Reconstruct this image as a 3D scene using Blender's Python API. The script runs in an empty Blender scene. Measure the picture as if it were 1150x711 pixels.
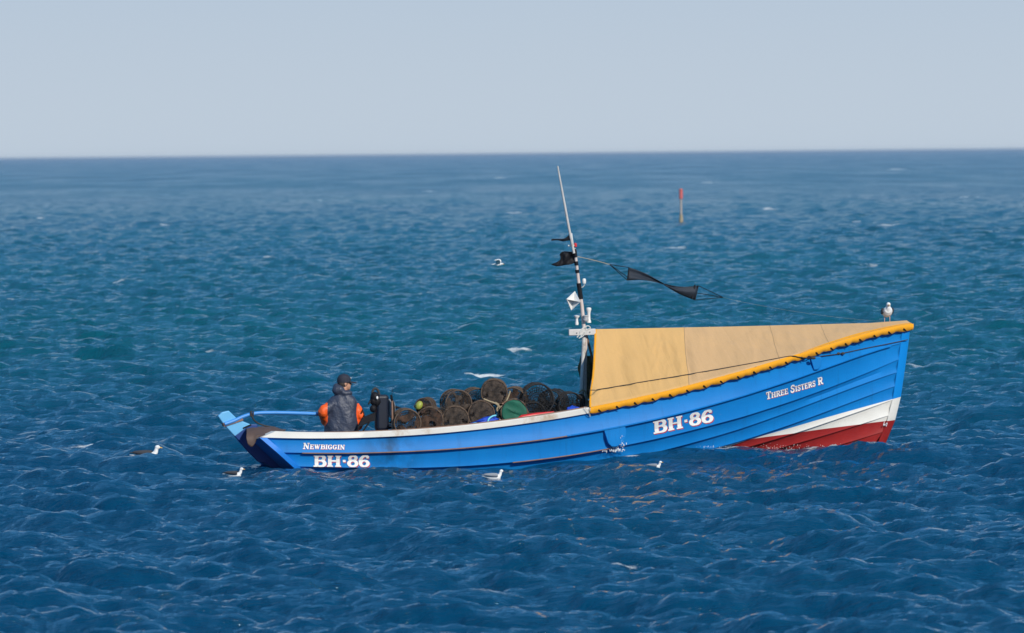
import bpy, bmesh, math, random
import numpy as np
from mathutils import Vector, Matrix, noise
from mathutils.bvhtree import BVHTree
R = math.radians
random.seed(5); rng = np.random.default_rng(11)
S = bpy.context.scene
COL = S.collection

# ---------------------------------------------------------------- camera
F = 6800.0                      # focal length in photo pixels (1150 wide)
CAM_H = 4.82
ROLL = math.atan(11.0/1150.0)
PITCH = 183.0/F
cam_d = bpy.data.cameras.new('camera'); cam = bpy.data.objects.new('camera', cam_d); COL.objects.link(cam)
S.camera = cam
cam_d.sensor_width = 36.0; cam_d.lens = 36.0*F/1150.0
cam_d.clip_start = 1.0; cam_d.clip_end = 90000.0
cam.rotation_mode = 'QUATERNION'
cam.location = (0, 0, CAM_H)
cam.rotation_quaternion = (Matrix.Rotation(math.pi/2-PITCH, 3, 'X') @ Matrix.Rotation(-ROLL, 3, 'Z')).to_quaternion()
cam_d.dof.use_dof = True; cam_d.dof.focus_distance = 95.0
cam_d.dof.aperture_fstop = (cam_d.lens/1000.0)/0.050

# ---------------------------------------------------------------- world, sun, exposure
SUN_EL, SUN_AZ = R(34), R(147)      # azimuth clockwise from +Y
w = bpy.data.worlds.new("World"); S.world = w; w.use_nodes = True
nt = w.node_tree; bg = nt.nodes['Background']
sky = nt.nodes.new('ShaderNodeTexSky'); sky.sky_type = 'NISHITA'; sky.sun_disc = False
sky.sun_elevation = SUN_EL; sky.sun_rotation = SUN_AZ
sky.altitude = 0; sky.air_density = 1.15; sky.dust_density = 0.9; sky.ozone_density = 3.2
SKY_STR = 0.085
tcw = nt.nodes.new('ShaderNodeTexCoord'); sx = nt.nodes.new('ShaderNodeSeparateXYZ'); nt.links.new(tcw.outputs['Generated'], sx.inputs[0])
def wm(op, a, b):
    n = nt.nodes.new('ShaderNodeMath'); n.operation = op
    for i, v in enumerate((a, b)):
        if isinstance(v, (int, float)): n.inputs[i].default_value = v
        else: nt.links.new(v, n.inputs[i])
    return n.outputs[0]
def wmix(f, a, b):
    n = nt.nodes.new('ShaderNodeMix'); n.data_type = 'RGBA'
    nt.links.new(f, n.inputs[0])
    for i, v in ((6, a), (7, b)):
        if isinstance(v, tuple): n.inputs[i].default_value = (*v, 1)
        else: nt.links.new(v, n.inputs[i])
    return n.outputs[2]
zz = wm('MAXIMUM', sx.outputs[2], 0.0)
low = wmix(wm('POWER', 2.718, wm('MULTIPLY', wm('MULTIPLY', zz, zz), -120.0)), tuple(c/SKY_STR for c in (0.040, 0.300, 0.68)), tuple(c/SKY_STR for c in (0.512, 0.600, 0.700)))
skc = wmix(wm('POWER', 2.718, wm('MULTIPLY', zz, -1.0)), sky.outputs[0], low)
nt.links.new(skc, bg.inputs[0]); bg.inputs[1].default_value = SKY_STR
sd = bpy.data.lights.new('sun', 'SUN'); so = bpy.data.objects.new('sun', sd); COL.objects.link(so)
sd.energy = 4.0; sd.angle = R(0.53); sd.color = (1.0, 0.93, 0.83)
sunv = Vector((math.sin(SUN_AZ)*math.cos(SUN_EL), math.cos(SUN_AZ)*math.cos(SUN_EL), math.sin(SUN_EL)))
so.rotation_euler = sunv.to_track_quat('Z', 'Y').to_euler(); so.location = sunv*40
S.view_settings.view_transform = 'Standard'; S.view_settings.look = 'None'
S.view_settings.exposure = 0.0; S.view_settings.gamma = 1.0; S.view_settings.use_curve_mapping = False
S.cycles.use_denoising = True; S.cycles.max_bounces = 8; S.cycles.sample_clamp_indirect = 6.0
S.cycles.caustics_reflective = False; S.cycles.caustics_refractive = False

# ---------------------------------------------------------------- boat placement (used by sea and boat)
PSI = R(20.0)
BOAT = Vector((0.93, 95.0, 0.0))
FWD = Vector((math.cos(PSI), math.sin(PSI), 0)); PORT = Vector((-math.sin(PSI), math.cos(PSI), 0))

# ---------------------------------------------------------------- helpers
def tag(o, label=None, cat=None, group=None, kind=None):
    if label: o['label'] = label
    if cat: o['category'] = cat
    if group: o['group'] = group
    if kind: o['kind'] = kind
    return o
class NT:
    def __init__(s, name):
        s.m = bpy.data.materials.new(name); s.m.use_nodes = True
        s.t = s.m.node_tree; s.b = s.t.nodes['Principled BSDF']; s.tc = None
    def n(s, kind, **kw):
        nd = s.t.nodes.new(kind)
        for k, v in kw.items():
            if k.startswith('i_'):
                nd.inputs[int(k[2:])].default_value = v
            else: setattr(nd, k, v)
        return nd
    def l(s, a, b): s.t.links.new(a, b)
    def math(s, op, a, b=None, clamp=False):
        nd = s.n('ShaderNodeMath', operation=op, use_clamp=clamp)
        for i, v in enumerate((a, b)):
            if v is None: continue
            if isinstance(v, (int, float)): nd.inputs[i].default_value = v
            else: s.l(v, nd.inputs[i])
        return nd.outputs[0]
    def ramp(s, fac, stops):
        nd = s.n('ShaderNodeValToRGB'); cr = nd.color_ramp
        while len(cr.elements) < len(stops): cr.elements.new(0.5)
        for e, (p, c) in zip(cr.elements, stops):
            e.position = p; e.color = c if len(c) == 4 else (*c, 1)
        s.l(fac, nd.inputs[0]); return nd.outputs[0]
    def mix(s, fac, a, b):
        nd = s.n('ShaderNodeMix', data_type='RGBA')
        for i, v in ((0, fac), (6, a), (7, b)):
            if isinstance(v, (int, float)): nd.inputs[i].default_value = v
            elif isinstance(v, tuple): nd.inputs[i].default_value = v if len(v) == 4 else (*v, 1)
            else: s.l(v, nd.inputs[i])
        return nd.outputs[2]
    def noise(s, scale, detail=3, rough=0.5, vec=None, dist=0.0):
        nd = s.n('ShaderNodeTexNoise'); nd.inputs['Scale'].default_value = scale
        nd.inputs['Detail'].default_value = detail; nd.inputs['Roughness'].default_value = rough
        nd.inputs['Distortion'].default_value = dist
        if vec is not None: s.l(vec, nd.inputs['Vector'])
        return nd.outputs[0]
    def obj(s):
        if not s.tc: s.tc = s.n('ShaderNodeTexCoord')
        return s.tc.outputs['Object']
    def map(s, vec, scale=(1,1,1), rot=(0,0,0)):
        nd = s.n('ShaderNodeMapping'); s.l(vec, nd.inputs[0])
        nd.inputs['Scale'].default_value = scale; nd.inputs['Rotation'].default_value = rot
        return nd.outputs[0]
    def bump(s, h, strength, dist, normal=None):
        nd = s.n('ShaderNodeBump'); nd.inputs['Strength'].default_value = strength
        nd.inputs['Distance'].default_value = dist; s.l(h, nd.inputs['Height'])
        if normal is not None: s.l(normal, nd.inputs['Normal'])
        return nd.outputs[0]
# ---------------------------------------------------------------- where things stand
_c, _s = math.cos(-ROLL), math.sin(-ROLL)
def _ray(px, py):
    x, y = (px-575)/F, -(py-355.5)/F
    x, y = _c*x-_s*y, _s*x+_c*y
    a = math.pi/2-PITCH
    return Vector((x, y*math.cos(a)+math.sin(a), y*math.sin(a)-math.cos(a)))
def at(px, py, b=0.0):
    """boat coordinates (X forward, Y to port, Z up from the water) of a photo point at distance b off the keel line"""
    r = _ray(px, py); c = Vector((0, 0, CAM_H))-BOAT
    t = (b-c.dot(PORT))/r.dot(PORT); p = c+r*t
    return Vector((p.dot(FWD), b, p.z))
def on_water(px, py, z=0.0):
    r = _ray(px, py); t = (z-CAM_H)/r.z
    return Vector((r.x*t, r.y*t, z))
def at_depth(px, py, d):
    r = _ray(px, py); t = d/r.y
    return Vector((r.x*t, r.y*t, CAM_H+r.z*t))

SEA_SEED = 3
FOOT = ([-4.85, -4.0, -2.5, -0.5, 1.0, 2.5, 3.5, 4.3, 5.0, 5.35], [0.46, 0.72, 0.92, 1.0, 0.93, 0.68, 0.46, 0.24, 0.10, 0.0])
HUMP = ([-6, -1.2, -0.3, 1.0, 2.6, 3.6, 4.6, 5.3, 6], [-0.05, -0.01, 0.06, 0.15, 0.19, 0.05, 0.0, 0.03, 0])
CREST = [tuple(on_water(*p)) for p in ((165.5, 517.5, .05), (263.5, 534.5, -.02), (555, 537, -.01), (735.5, 525.5, -.01))]
# broken crests: photo point, length and depth in metres
CAPS = [(77,294,.5,.8),(134,267,.5,.9),(370,369,.35,.5),(162,423,.4,.4),(545,420,.8,.6),(938,334,.6,1.0),(823,326,.7,.8),(985,300,1.0,1.2),(1000,253,1.0,1.4),(65,205,1.6,3),
 (205,186,2.5,9),(300,186,2.5,9),(133,318,.3,.6),(134,290,.35,.7),(156,237,1.0,1.6),(188,253,.6,1.2),(325,355,.5,.6),(160,354,.3,.4),(235,393,.35,.3),(75,390,.3,.3),(575,395,.8,.4),(1050,376,.9,.3),
 (1030,414,.35,.3),(640,210,1.5,2.5),(560,200,1.6,3),(705,195,2,4),(430,185,2.5,8),(860,235,1.0,1.6),(920,255,.9,1.2),(965,250,.8,1.3),(800,205,1.6,3),(1090,222,1.4,2),(580,240,1.0,1.6),
 (110,508,.9,.25),(150,507,.5,.2),(325,613,.5,.12),(1100,300,.6,.8),(300,290,.5,.7),(480,330,.4,.5),(20,340,.5,.5),(1003,504,.25,.15),(180,526,.15,.1),(430,420,.3,.3),(700,640,.3,.1),
 (688,508,.35,.12),(820,504,.5,.10),(800,503,.5,.10),(850,503,.4,.10),(40,245,.9,1.4),(350,225,1.1,1.8),(480,215,1.2,2.2),(1010,190,2.4,7),(880,188,2.6,8),(760,280,.7,.8),(1120,262,.9,1.2)]
# ---------------------------------------------------------------- sea surface
def fft_tile(N, L, wind_dir, lam_peak, lam_min, hs, spread, seed, lam_cut=1e9):
    """heights and horizontal displacements of a random wind sea on an N x N tile of L metres"""
    r = np.random.default_rng(seed)
    k1 = np.fft.fftfreq(N, d=L/N)*2*np.pi
    kx, ky = np.meshgrid(k1, k1, indexing='ij')
    k = np.hypot(kx, ky); k[0, 0] = 1
    kp = 2*np.pi/lam_peak
    P = np.exp(-0.9*(kp/k)**2)*k**-3.8*np.exp(-(k*lam_min/6.28)**2)
    P[k < 2*np.pi/lam_cut] = 0
    c = np.cos(np.arctan2(ky, kx)-wind_dir)
    P *= (0.16+np.abs(c)**spread)
    P[0, 0] = 0
    h = np.sqrt(P)*(r.normal(size=k.shape)+1j*r.normal(size=k.shape))
    H = np.fft.ifft2(h).real; s = hs/4/H.std()
    dx = np.fft.ifft2(-1j*kx/k*h).real*s; dy = np.fft.ifft2(-1j*ky/k*h).real*s
    return H*s, dx, dy
def sample(T, L, x, y):
    N = T.shape[0]
    u = (x/L*N) % N; v = (y/L*N) % N
    i = u.astype(np.int64); j = v.astype(np.int64); fu = (u-i); fv = (v-j)
    i %= N; j %= N; i1 = (i+1) % N; j1 = (j+1) % N
    return (T[i, j]*(1-fu)*(1-fv)+T[i1, j]*fu*(1-fv)+T[i, j1]*(1-fu)*fv+T[i1, j1]*fu*fv)
TA = fft_tile(1024, 61.0, R(238), 2.7, 0.11, 0.29, 3.5, SEA_SEED)       # chop
TB = fft_tile(512, 173.0, R(240), 7.5, 1.0, 0.16, 3.0, 4)               # longer waves
TC = fft_tile(1024, 17.3, R(245), 0.6, 0.045, 0.055, 2.0, 8)            # ripples
def waves(x, y, dist):
    c, s = math.cos(0.5), math.sin(0.5)
    out = [0, 0, 0]
    fa = 1.0/(1+(dist/900.0)**2); fc = 1.0/(1+(dist/260.0)**4)
    A = [sample(t, 61.0, x, y) for t in TA]
    xr, yr = x*c-y*s, x*s+y*c
    B = [sample(t, 173.0, xr, yr) for t in TB]
    C = [sample(t, 17.3, x*c+y*s, -x*s+y*c) for t in TC]
    z = A[0]*fa+B[0]+C[0]*fc
    dx = A[1]*fa+B[1]*c+C[1]*fc*c; dy = A[2]*fa+B[2]*c+C[2]*fc*c
    return z, 0.3*dx, 0.3*dy
def hull_footprint(bx):       # half breadth just under the waterline, by local X (stern 0, bow 11)
    return np.interp(bx, FOOT[0], FOOT[1], left=0, right=0)
def build_sea():
    d = [26.0]; 
    while d[-1] < 26000:
        q = d[-1]
        st = 0.0014 if q < 170 else 0.0014+0.010*min(1.0, (q-170)/1500.0)
        d.append(q*(1+st))
    d = np.array(d)
    a_in = np.arange(-7.2, 7.2, 0.036); 
    a_out = 7.2+np.cumsum(np.linspace(0.05, 2.4, 50))
    ang = np.radians(np.concatenate([-a_out[::-1], a_in, a_out]))
    D, A = np.meshgrid(d, ang, indexing='ij')
    X = D*np.sin(A); Y = D*np.cos(A)
    z, dx, dy = waves(X, Y, D)
    # calm a little against the hull, and keep the water out of the boat
    lx = (X-BOAT.x)*FWD.x+(Y-BOAT.y)*FWD.y; ly = (X-BOAT.x)*PORT.x+(Y-BOAT.y)*PORT.y
    hb = np.interp(lx, FOOT[0], FOOT[1], left=0, right=0)
    dist = np.maximum(np.abs(ly)-hb, 0)+np.maximum(FOOT[0][0]-lx, 0)+np.maximum(lx-FOOT[0][-1], 0)
    f = np.clip(0.3+dist/2.5, 0, 1)
    z *= f; dx *= np.clip(dist/1.5, 0, 1); dy *= np.clip(dist/1.5, 0, 1)
    # the water stands higher along the quarter and lower at the forefoot
    z += np.exp(-(dist/1.3)**2)*np.interp(lx, HUMP[0], HUMP[1], left=0, right=0)
    for cx, cy, cz in CREST:
        wt = np.exp(-((X-cx)/.6)**2-((Y-cy+.35)/1.1)**2); z = z*(1-wt)+cz*wt; dx = dx*(1-wt); dy = dy*(1-wt)
    inside = (np.abs(ly) < hb-0.10) & (hb > 0.12) & (lx > FOOT[0][0]+0.12) & (lx < FOOT[0][-1]-0.2)
    z = np.where(inside, -1.2, z)
    nr, nc = X.shape
    co = np.stack([X+dx, Y+dy, z], -1).reshape(-1, 3).astype(np.float32)
    idx = np.arange(nr*nc).reshape(nr, nc)
    q = np.stack([idx[:-1, :-1], idx[:-1, 1:], idx[1:, 1:], idx[1:, :-1]], -1).reshape(-1, 4).astype(np.int32)
    me = bpy.data.meshes.new('sea')
    me.vertices.add(len(co)); me.vertices.foreach_set('co', co.ravel())
    me.loops.add(q.size); me.loops.foreach_set('vertex_index', q.ravel())
    me.polygons.add(len(q)); me.polygons.foreach_set('loop_start', np.arange(0, q.size, 4, dtype=np.int32))
    me.polygons.foreach_set('loop_total', np.full(len(q), 4, np.int32))
    me.polygons.foreach_set('use_smooth', np.ones(len(q), bool))
    me.update(calc_edges=True)
    fo = np.zeros_like(z)
    for px, py, lx_, ly_ in CAPS:
        lx_ *= 1.25; ly_ *= 1.25
        c = on_water(px, py); m_ = np.abs(d-math.hypot(c.x, c.y)) < ly_*4
        if m_.any():
            q_ = ((X[m_]-c.x)+(Y[m_]-c.y)*.25)/lx_; fo[m_] = np.maximum(fo[m_], np.exp(-q_**2-((Y[m_]-c.y)/ly_)**2))
    fo = np.maximum(fo, .95*np.exp(-((dist-.12)/.14)**2)*np.interp(lx, [-5.3, -4.6, -1, .2, .6, 1.1, 1.8, 3.6, 4.8, 5.4, 5.8], [.5, .3, .35, .7, .95, .5, .9, .95, .75, .9, 0], left=0, right=0)*(ly < 0))
    for i in range(60):      # more of them outside the view
        c = (rng.uniform(20, 260)*rng.choice((-1, 1)), rng.uniform(80, 900))
        if abs(c[0]) < c[1]*.09: continue
        m_ = np.abs(d-math.hypot(*c)) < 4
        if m_.any(): fo[m_] = np.maximum(fo[m_], np.exp(-((X[m_]-c[0])/.9)**2-((Y[m_]-c[1])/.9)**2))
    at_ = me.attributes.new('broken', 'FLOAT', 'POINT'); at_.data.foreach_set('value', fo.ravel().astype(np.float32))
    o = bpy.data.objects.new('sea', me); COL.objects.link(o); tag(o, kind='structure')
    m = NT('sea_water'); g = m.n('ShaderNodeNewGeometry').outputs['Position']
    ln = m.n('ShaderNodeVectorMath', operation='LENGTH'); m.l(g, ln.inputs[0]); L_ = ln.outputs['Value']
    far = m.math('DIVIDE', m.math('SUBTRACT', L_, 90.0), 900.0, True)
    n1 = m.noise(1.6, 5, 0.62, m.map(g, (0.55, 2.1, 1), (0, 0, 0.10)), 0.5)
    n2 = m.noise(9.0, 4, 0.6, m.map(g, (0.5, 1.9, 1), (0, 0, -0.12)), 0.3)
    n3 = m.noise(0.35, 4, 0.6, g)
    b = m.bump(n1, 1.0, 0.17); b = m.bump(n2, 0.8, 0.022, b)
    m.l(b, m.b.inputs['Normal'])
    big = m.noise(0.03, 3, 0.5, m.map(g, (1, 0.35, 1)))
    gust = m.noise(1.0, 6, 0.62, m.map(g, (0.055, 0.0065, 1), (0, 0, 0.02)), 0.4)
    gust = m.math('MULTIPLY', m.math('SUBTRACT', gust, 0.40), 4.0, True)
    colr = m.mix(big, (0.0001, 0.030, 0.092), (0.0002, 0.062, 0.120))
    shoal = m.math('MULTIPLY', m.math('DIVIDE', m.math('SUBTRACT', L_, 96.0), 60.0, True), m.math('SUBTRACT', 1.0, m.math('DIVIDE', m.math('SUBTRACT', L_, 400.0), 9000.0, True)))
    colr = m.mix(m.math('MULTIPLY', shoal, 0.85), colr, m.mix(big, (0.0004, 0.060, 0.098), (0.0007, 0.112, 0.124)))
    # broken crests
    fd = m.noise(3.2, 6, 0.75, m.map(g, (1.0, 1.9, 2.0), (0, 0, .12)), 0.6)
    at_ = m.n('ShaderNodeAttribute', attribute_name='broken').outputs['Fac']
    foam = m.math('MULTIPLY', m.math('ADD', m.math('SUBTRACT', fd, 0.98), m.math('MULTIPLY', at_, m.math('ADD', m.math('MULTIPLY', far, 0.50), 0.68))), 5.0, True)
    foam = m.math('MULTIPLY', foam, 0.95)
    col = m.mix(foam, colr, (0.75, 0.76, 0.74))
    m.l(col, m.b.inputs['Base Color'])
    rr = m.math('ADD', m.math('MULTIPLY', m.math('MULTIPLY', far, m.math('ADD', m.math('MULTIPLY', gust, 0.55), 0.55)), 0.175), 0.06)
    m.l(m.math('MAXIMUM', rr, m.math('MULTIPLY', foam, 0.8)), m.b.inputs['Roughness'])
    m.b.inputs['IOR'].default_value = 1.333
    me.materials.append(m.m)
    return o
SEA_OBJ = build_sea()
# ---------------------------------------------------------------- mesh helpers
class MB:
    def __init__(s): s.v = []; s.f = []; s.mi = []
    def add(s, vs, fs, mi=0):
        n = len(s.v); s.v += [tuple(v) for v in vs]
        s.f += [tuple(i+n for i in f) for f in fs]; s.mi += [mi]*len(fs); return s
    def box(s, c, size, rot=None, mi=0, taper=1.0):
        c = Vector(c); hx, hy, hz = (q/2 for q in size); vs = []
        for z in (-1, 1):
            t = taper if z > 0 else 1.0
            for x, y in ((-1, -1), (1, -1), (1, 1), (-1, 1)):
                p = Vector((x*hx*t, y*hy*t, z*hz)); 
                if rot is not None: p = rot @ p
                vs.append(c+p)
        s.add(vs, [(3, 2, 1, 0), (4, 5, 6, 7), (0, 1, 5, 4), (1, 2, 6, 5), (2, 3, 7, 6), (3, 0, 4, 7)], mi); return s
    def tube(s, pts, rad, n=8, mi=0, cap=True, closed=False):
        pts = [Vector(p) for p in pts]; m = len(pts)
        rr = rad if isinstance(rad, (list, tuple)) else [rad]*m
        up = None; vs = []
        for i, p in enumerate(pts):
            if closed: t = (pts[(i+1) % m]-pts[i-1])
            else: t = (pts[min(i+1, m-1)]-pts[max(i-1, 0)])
            t.normalize()
            if up is None:
                up = Vector((0, 0, 1)) if abs(t.z) < 0.9 else Vector((1, 0, 0))
            a = (up-t*up.dot(t)).normalized(); up = a; bb = t.cross(a)
            for k in range(n):
                th = 2*math.pi*k/n; vs.append(p+(a*math.cos(th)+bb*math.sin(th))*rr[i])
        fs = []
        for i in range(m if closed else m-1):
            j = (i+1) % m
            for k in range(n): fs.append((i*n+k, i*n+(k+1) % n, j*n+(k+1) % n, j*n+k))
        if cap and not closed: fs += [tuple(range(n-1, -1, -1)), tuple((m-1)*n+k for k in range(n))]
        s.add(vs, fs, mi); return s
    def grid(s, rows, mi=0, closed=False, flip=False):
        nr, nc = len(rows), len(rows[0]); vs = [p for r in rows for p in r]; fs = []
        for i in range(nr-1):
            for j in range(nc if closed else nc-1):
                k = (j+1) % nc; f = (i*nc+j, i*nc+k, (i+1)*nc+k, (i+1)*nc+j)
                fs.append(f[::-1] if flip else f)
        s.add(vs, fs, mi); return s
    def ball(s, c, r, nu=12, nv=8, rot=None, mi=0):
        c = Vector(c); r = Vector(r) if not isinstance(r, (int, float)) else Vector((r, r, r)); rows = []
        for i in range(nv+1):
            ph = math.pi*i/nv; row = []
            for j in range(nu):
                th = 2*math.pi*j/nu
                p = Vector((math.sin(ph)*math.cos(th)*r.x, math.sin(ph)*math.sin(th)*r.y, math.cos(ph)*r.z))
                if rot is not None: p = rot @ p
                row.append(c+p)
            rows.append(row)
        s.grid(rows, mi, closed=True, flip=True); return s
    def plate(s, outline, off, mi=0):
        """closed outline of points, given thickness along vector off"""
        o = [Vector(p) for p in outline]; off = Vector(off); n = len(o)
        vs = [p-off/2 for p in o]+[p+off/2 for p in o]
        fs = [tuple(range(n-1, -1, -1)), tuple(range(n, 2*n))]+[(i, (i+1) % n, n+(i+1) % n, n+i) for i in range(n)]
        s.add(vs, fs, mi); return s
    def mesh(s, name, mats=(), smooth=True, merge=True):
        me = bpy.data.meshes.new(name); me.from_pydata(s.v, [], s.f)
        for m in mats: me.materials.append(m)
        for p, k in zip(me.polygons, s.mi): p.material_index = k
        bm = bmesh.new(); bm.from_mesh(me)
        if merge: bmesh.ops.remove_doubles(bm, verts=bm.verts, dist=1e-5)
        bmesh.ops.recalc_face_normals(bm, faces=bm.faces)
        bm.to_mesh(me); bm.free()
        if smooth:
            me.polygons.foreach_set('use_smooth', [True]*len(me.polygons))
            me.set_sharp_from_angle(angle=R(38))
        return me
    def build(s, name, mats, parent=None, smooth=True, loc=None, merge=True):
        if not isinstance(mats, (list, tuple)): mats = [mats]
        o = bpy.data.objects.new(name, s.mesh(name, mats, smooth, merge)); COL.objects.link(o)
        if parent is not None: o.parent = parent
        if loc is not None: o.location = loc
        return o
def empty(name, loc=(0, 0, 0), rz=0.0):
    o = bpy.data.objects.new(name, None); COL.objects.link(o); o.empty_display_size = 0.2
    o.location = loc; o.rotation_euler = (0, 0, rz); return o
def baked(mb, name, mats, mods, smooth=True):
    """mesh of mb after modifiers"""
    o = bpy.data.objects.new('tmp', mb.mesh(name, mats, smooth)); COL.objects.link(o)
    for typ, kw in mods:
        m = o.modifiers.new(typ, typ)
        for k, v in kw.items(): setattr(m, k, v)
    dg = bpy.context.evaluated_depsgraph_get(); ev = o.evaluated_get(dg)
    me = bpy.data.meshes.new_from_object(ev); me.name = name
    old = o.data; bpy.data.objects.remove(o); bpy.data.meshes.remove(old)
    me.polygons.foreach_set('use_smooth', [smooth]*len(me.polygons))
    return me
def link(name, me, parent=None, loc=None):
    o = bpy.data.objects.new(name, me); COL.objects.link(o)
    if parent is not None: o.parent = parent
    if loc is not None: o.location = loc
    return o
def smoothpts(pts, n=6):
    pts = [Vector(p) for p in pts]; out = []
    for i in range(len(pts)-1):
        p0, p1, p2, p3 = pts[max(i-1, 0)], pts[i], pts[i+1], pts[min(i+2, len(pts)-1)]
        for k in range(n):
            t = k/n
            out.append(0.5*((2*p1)+(p2-p0)*t+(2*p0-5*p1+4*p2-p3)*t*t+(-p0+3*p1-3*p2+p3)*t**3))
    out.append(pts[-1]); return out
def local(p):       # boat coordinates to world
    return BOAT+FWD*p[0]+PORT*p[1]+Vector((0, 0, p[2]))

# ---------------------------------------------------------------- materials
def paint(name, c, rough=0.45, var=0.12, sc=3.0, bump=0.15, bscale=30, spec=0.5, dirt=None, bdist=0.004, coat=0.0):
    m = NT(name); v = m.obj()
    n = m.noise(sc, 5, 0.6, v)
    dark = tuple(q*(1-var*1.6) for q in c); lite = tuple(min(1, q*(1+var)) for q in c)
    col = m.mix(n, dark, lite)
    if dirt:
        dc, amt, dsc = dirt
        f = m.math('MULTIPLY', m.math('SUBTRACT', m.noise(dsc, 6, 0.7, v), 0.62-amt*0.25), 6.0, True)
        col = m.mix(m.math('MULTIPLY', f, 0.8), col, dc)
    m.l(col, m.b.inputs['Base Color']); m.b.inputs['Roughness'].default_value = rough
    m.b.inputs['Specular IOR Level'].default_value = spec
    if coat: m.b.inputs['Coat Weight'].default_value = coat
    if bump: m.l(m.bump(m.noise(bscale, 4, 0.6, v), bump, bdist), m.b.inputs['Normal'])
    return m.m
def hull_paint(name='hull_paint', lift=1.0):
    m = NT(name); v = m.obj(); xyz = m.n('ShaderNodeSeparateXYZ'); m.l(v, xyz.inputs[0])
    X, Z = xyz.outputs[0], xyz.outputs[2]
    n = m.noise(2.2, 5, 0.6, v); 
    blue = m.mix(n, (0.002, 0.150*lift, 0.455*lift), (0.006, 0.220*lift, 0.60*lift))
    # runs and stains down the topsides
    st = m.noise(1.0, 5, 0.65, m.map(v, (9.0, 1.0, 0.9)))
    blue = m.mix(m.math('MULTIPLY', m.math('MULTIPLY', m.math('SUBTRACT', st, 0.56), 5.0, True), 0.30), blue, (0.01, 0.06, 0.16))
    # oily green patch under the pot hauler
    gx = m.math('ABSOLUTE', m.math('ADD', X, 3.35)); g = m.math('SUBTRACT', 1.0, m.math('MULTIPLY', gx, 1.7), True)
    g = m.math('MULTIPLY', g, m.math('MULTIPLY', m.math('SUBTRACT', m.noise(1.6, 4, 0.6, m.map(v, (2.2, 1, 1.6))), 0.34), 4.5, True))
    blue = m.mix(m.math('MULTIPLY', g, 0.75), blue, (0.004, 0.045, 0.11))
    # scuffs
    sc = m.math('MULTIPLY', m.math('SUBTRACT', m.noise(7.0, 8, 0.75, v), 0.66), 14.0, True)
    blue = m.mix(m.math('MULTIPLY', sc, 0.5), blue, (0.25, 0.40, 0.60))
    def band(x0, z0, x1, z1):
        k = (z1-z0)/(x1-x0)
        return m.math('SUBTRACT', Z, m.math('ADD', m.math('MULTIPLY', X, k), z0-k*x0))
    wt = m.math('MULTIPLY', band(3.02, 0.345, 5.593, 0.865), -200.0, True)
    dip = m.math('MULTIPLY', m.math('MAXIMUM', m.math('SUBTRACT', 2.7, X), 0.0), 0.22)
    rt = m.math('MULTIPLY', m.math('ADD', band(2.39, 0.262, 5.481, 0.498), dip), -200.0, True)
    nw = m.noise(4.0, 5, 0.65, v)
    white = m.mix(nw, (0.62, 0.60, 0.54), (0.80, 0.79, 0.74)); red = m.mix(nw, (0.20, 0.012, 0.013), (0.35, 0.024, 0.021))
    red = m.mix(m.math('MULTIPLY', sc, 0.5), red, (0.45, 0.3, 0.25))
    c = m.mix(wt, blue, white); c = m.mix(rt, c, red)
    m.l(c, m.b.inputs['Base Color']); m.b.inputs['Roughness'].default_value = 0.5; m.b.inputs['Specular IOR Level'].default_value = 0.16
    m.b.inputs['Coat Weight'].default_value = 0.0; m.b.inputs['Coat Roughness'].default_value = 0.25
    bb = m.bump(m.noise(1.3, 4, 0.5, m.map(v, (0.6, 1, 3.0))), 0.35, 0.02); bb = m.bump(m.noise(40, 3, 0.6, v), 0.15, 0.003, bb)
    m.l(bb, m.b.inputs['Normal']); return m.m
def canvas(name, c1, c2, split=None):
    m = NT(name); v = m.obj(); n = m.noise(1.5, 5, 0.6, v)
    col = m.mix(n, tuple(q*0.9 for q in c1), c1)
    if split:
        x0, cc = split; xyz = m.n('ShaderNodeSeparateXYZ'); m.l(v, xyz.inputs[0])
        col = m.mix(m.math('MULTIPLY', m.math('SUBTRACT', xyz.outputs[0], x0), 40.0, True), col, m.mix(n, tuple(q*0.9 for q in cc), cc))
    f = m.math('MULTIPLY', m.math('SUBTRACT', m.noise(2.6, 6, 0.7, m.map(v, (1, 1, 0.7))), 0.55), 4.0, True)
    col = m.mix(m.math('MULTIPLY', f, 0.22), col, c2)
    m.l(col, m.b.inputs['Base Color']); m.b.inputs['Roughness'].default_value = 0.75
    m.b.inputs['Specular IOR Level'].default_value = 0.25; m.b.inputs['Sheen Weight'].default_value = 0.1
    b = m.bump(m.noise(1.0, 3, 0.55, m.map(v, (7.0, 1.0, 0.9), (0, 0.10, 0)), 0.6), 0.55, 0.035)
    b = m.bump(m.noise(1.4, 3, 0.5, m.map(v, (1.6, 1.0, 1.2), (0, -0.5, 0)), 0.8), 0.6, 0.05, b)
    m.l(b, m.b.inputs['Normal']); return m.m
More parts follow.
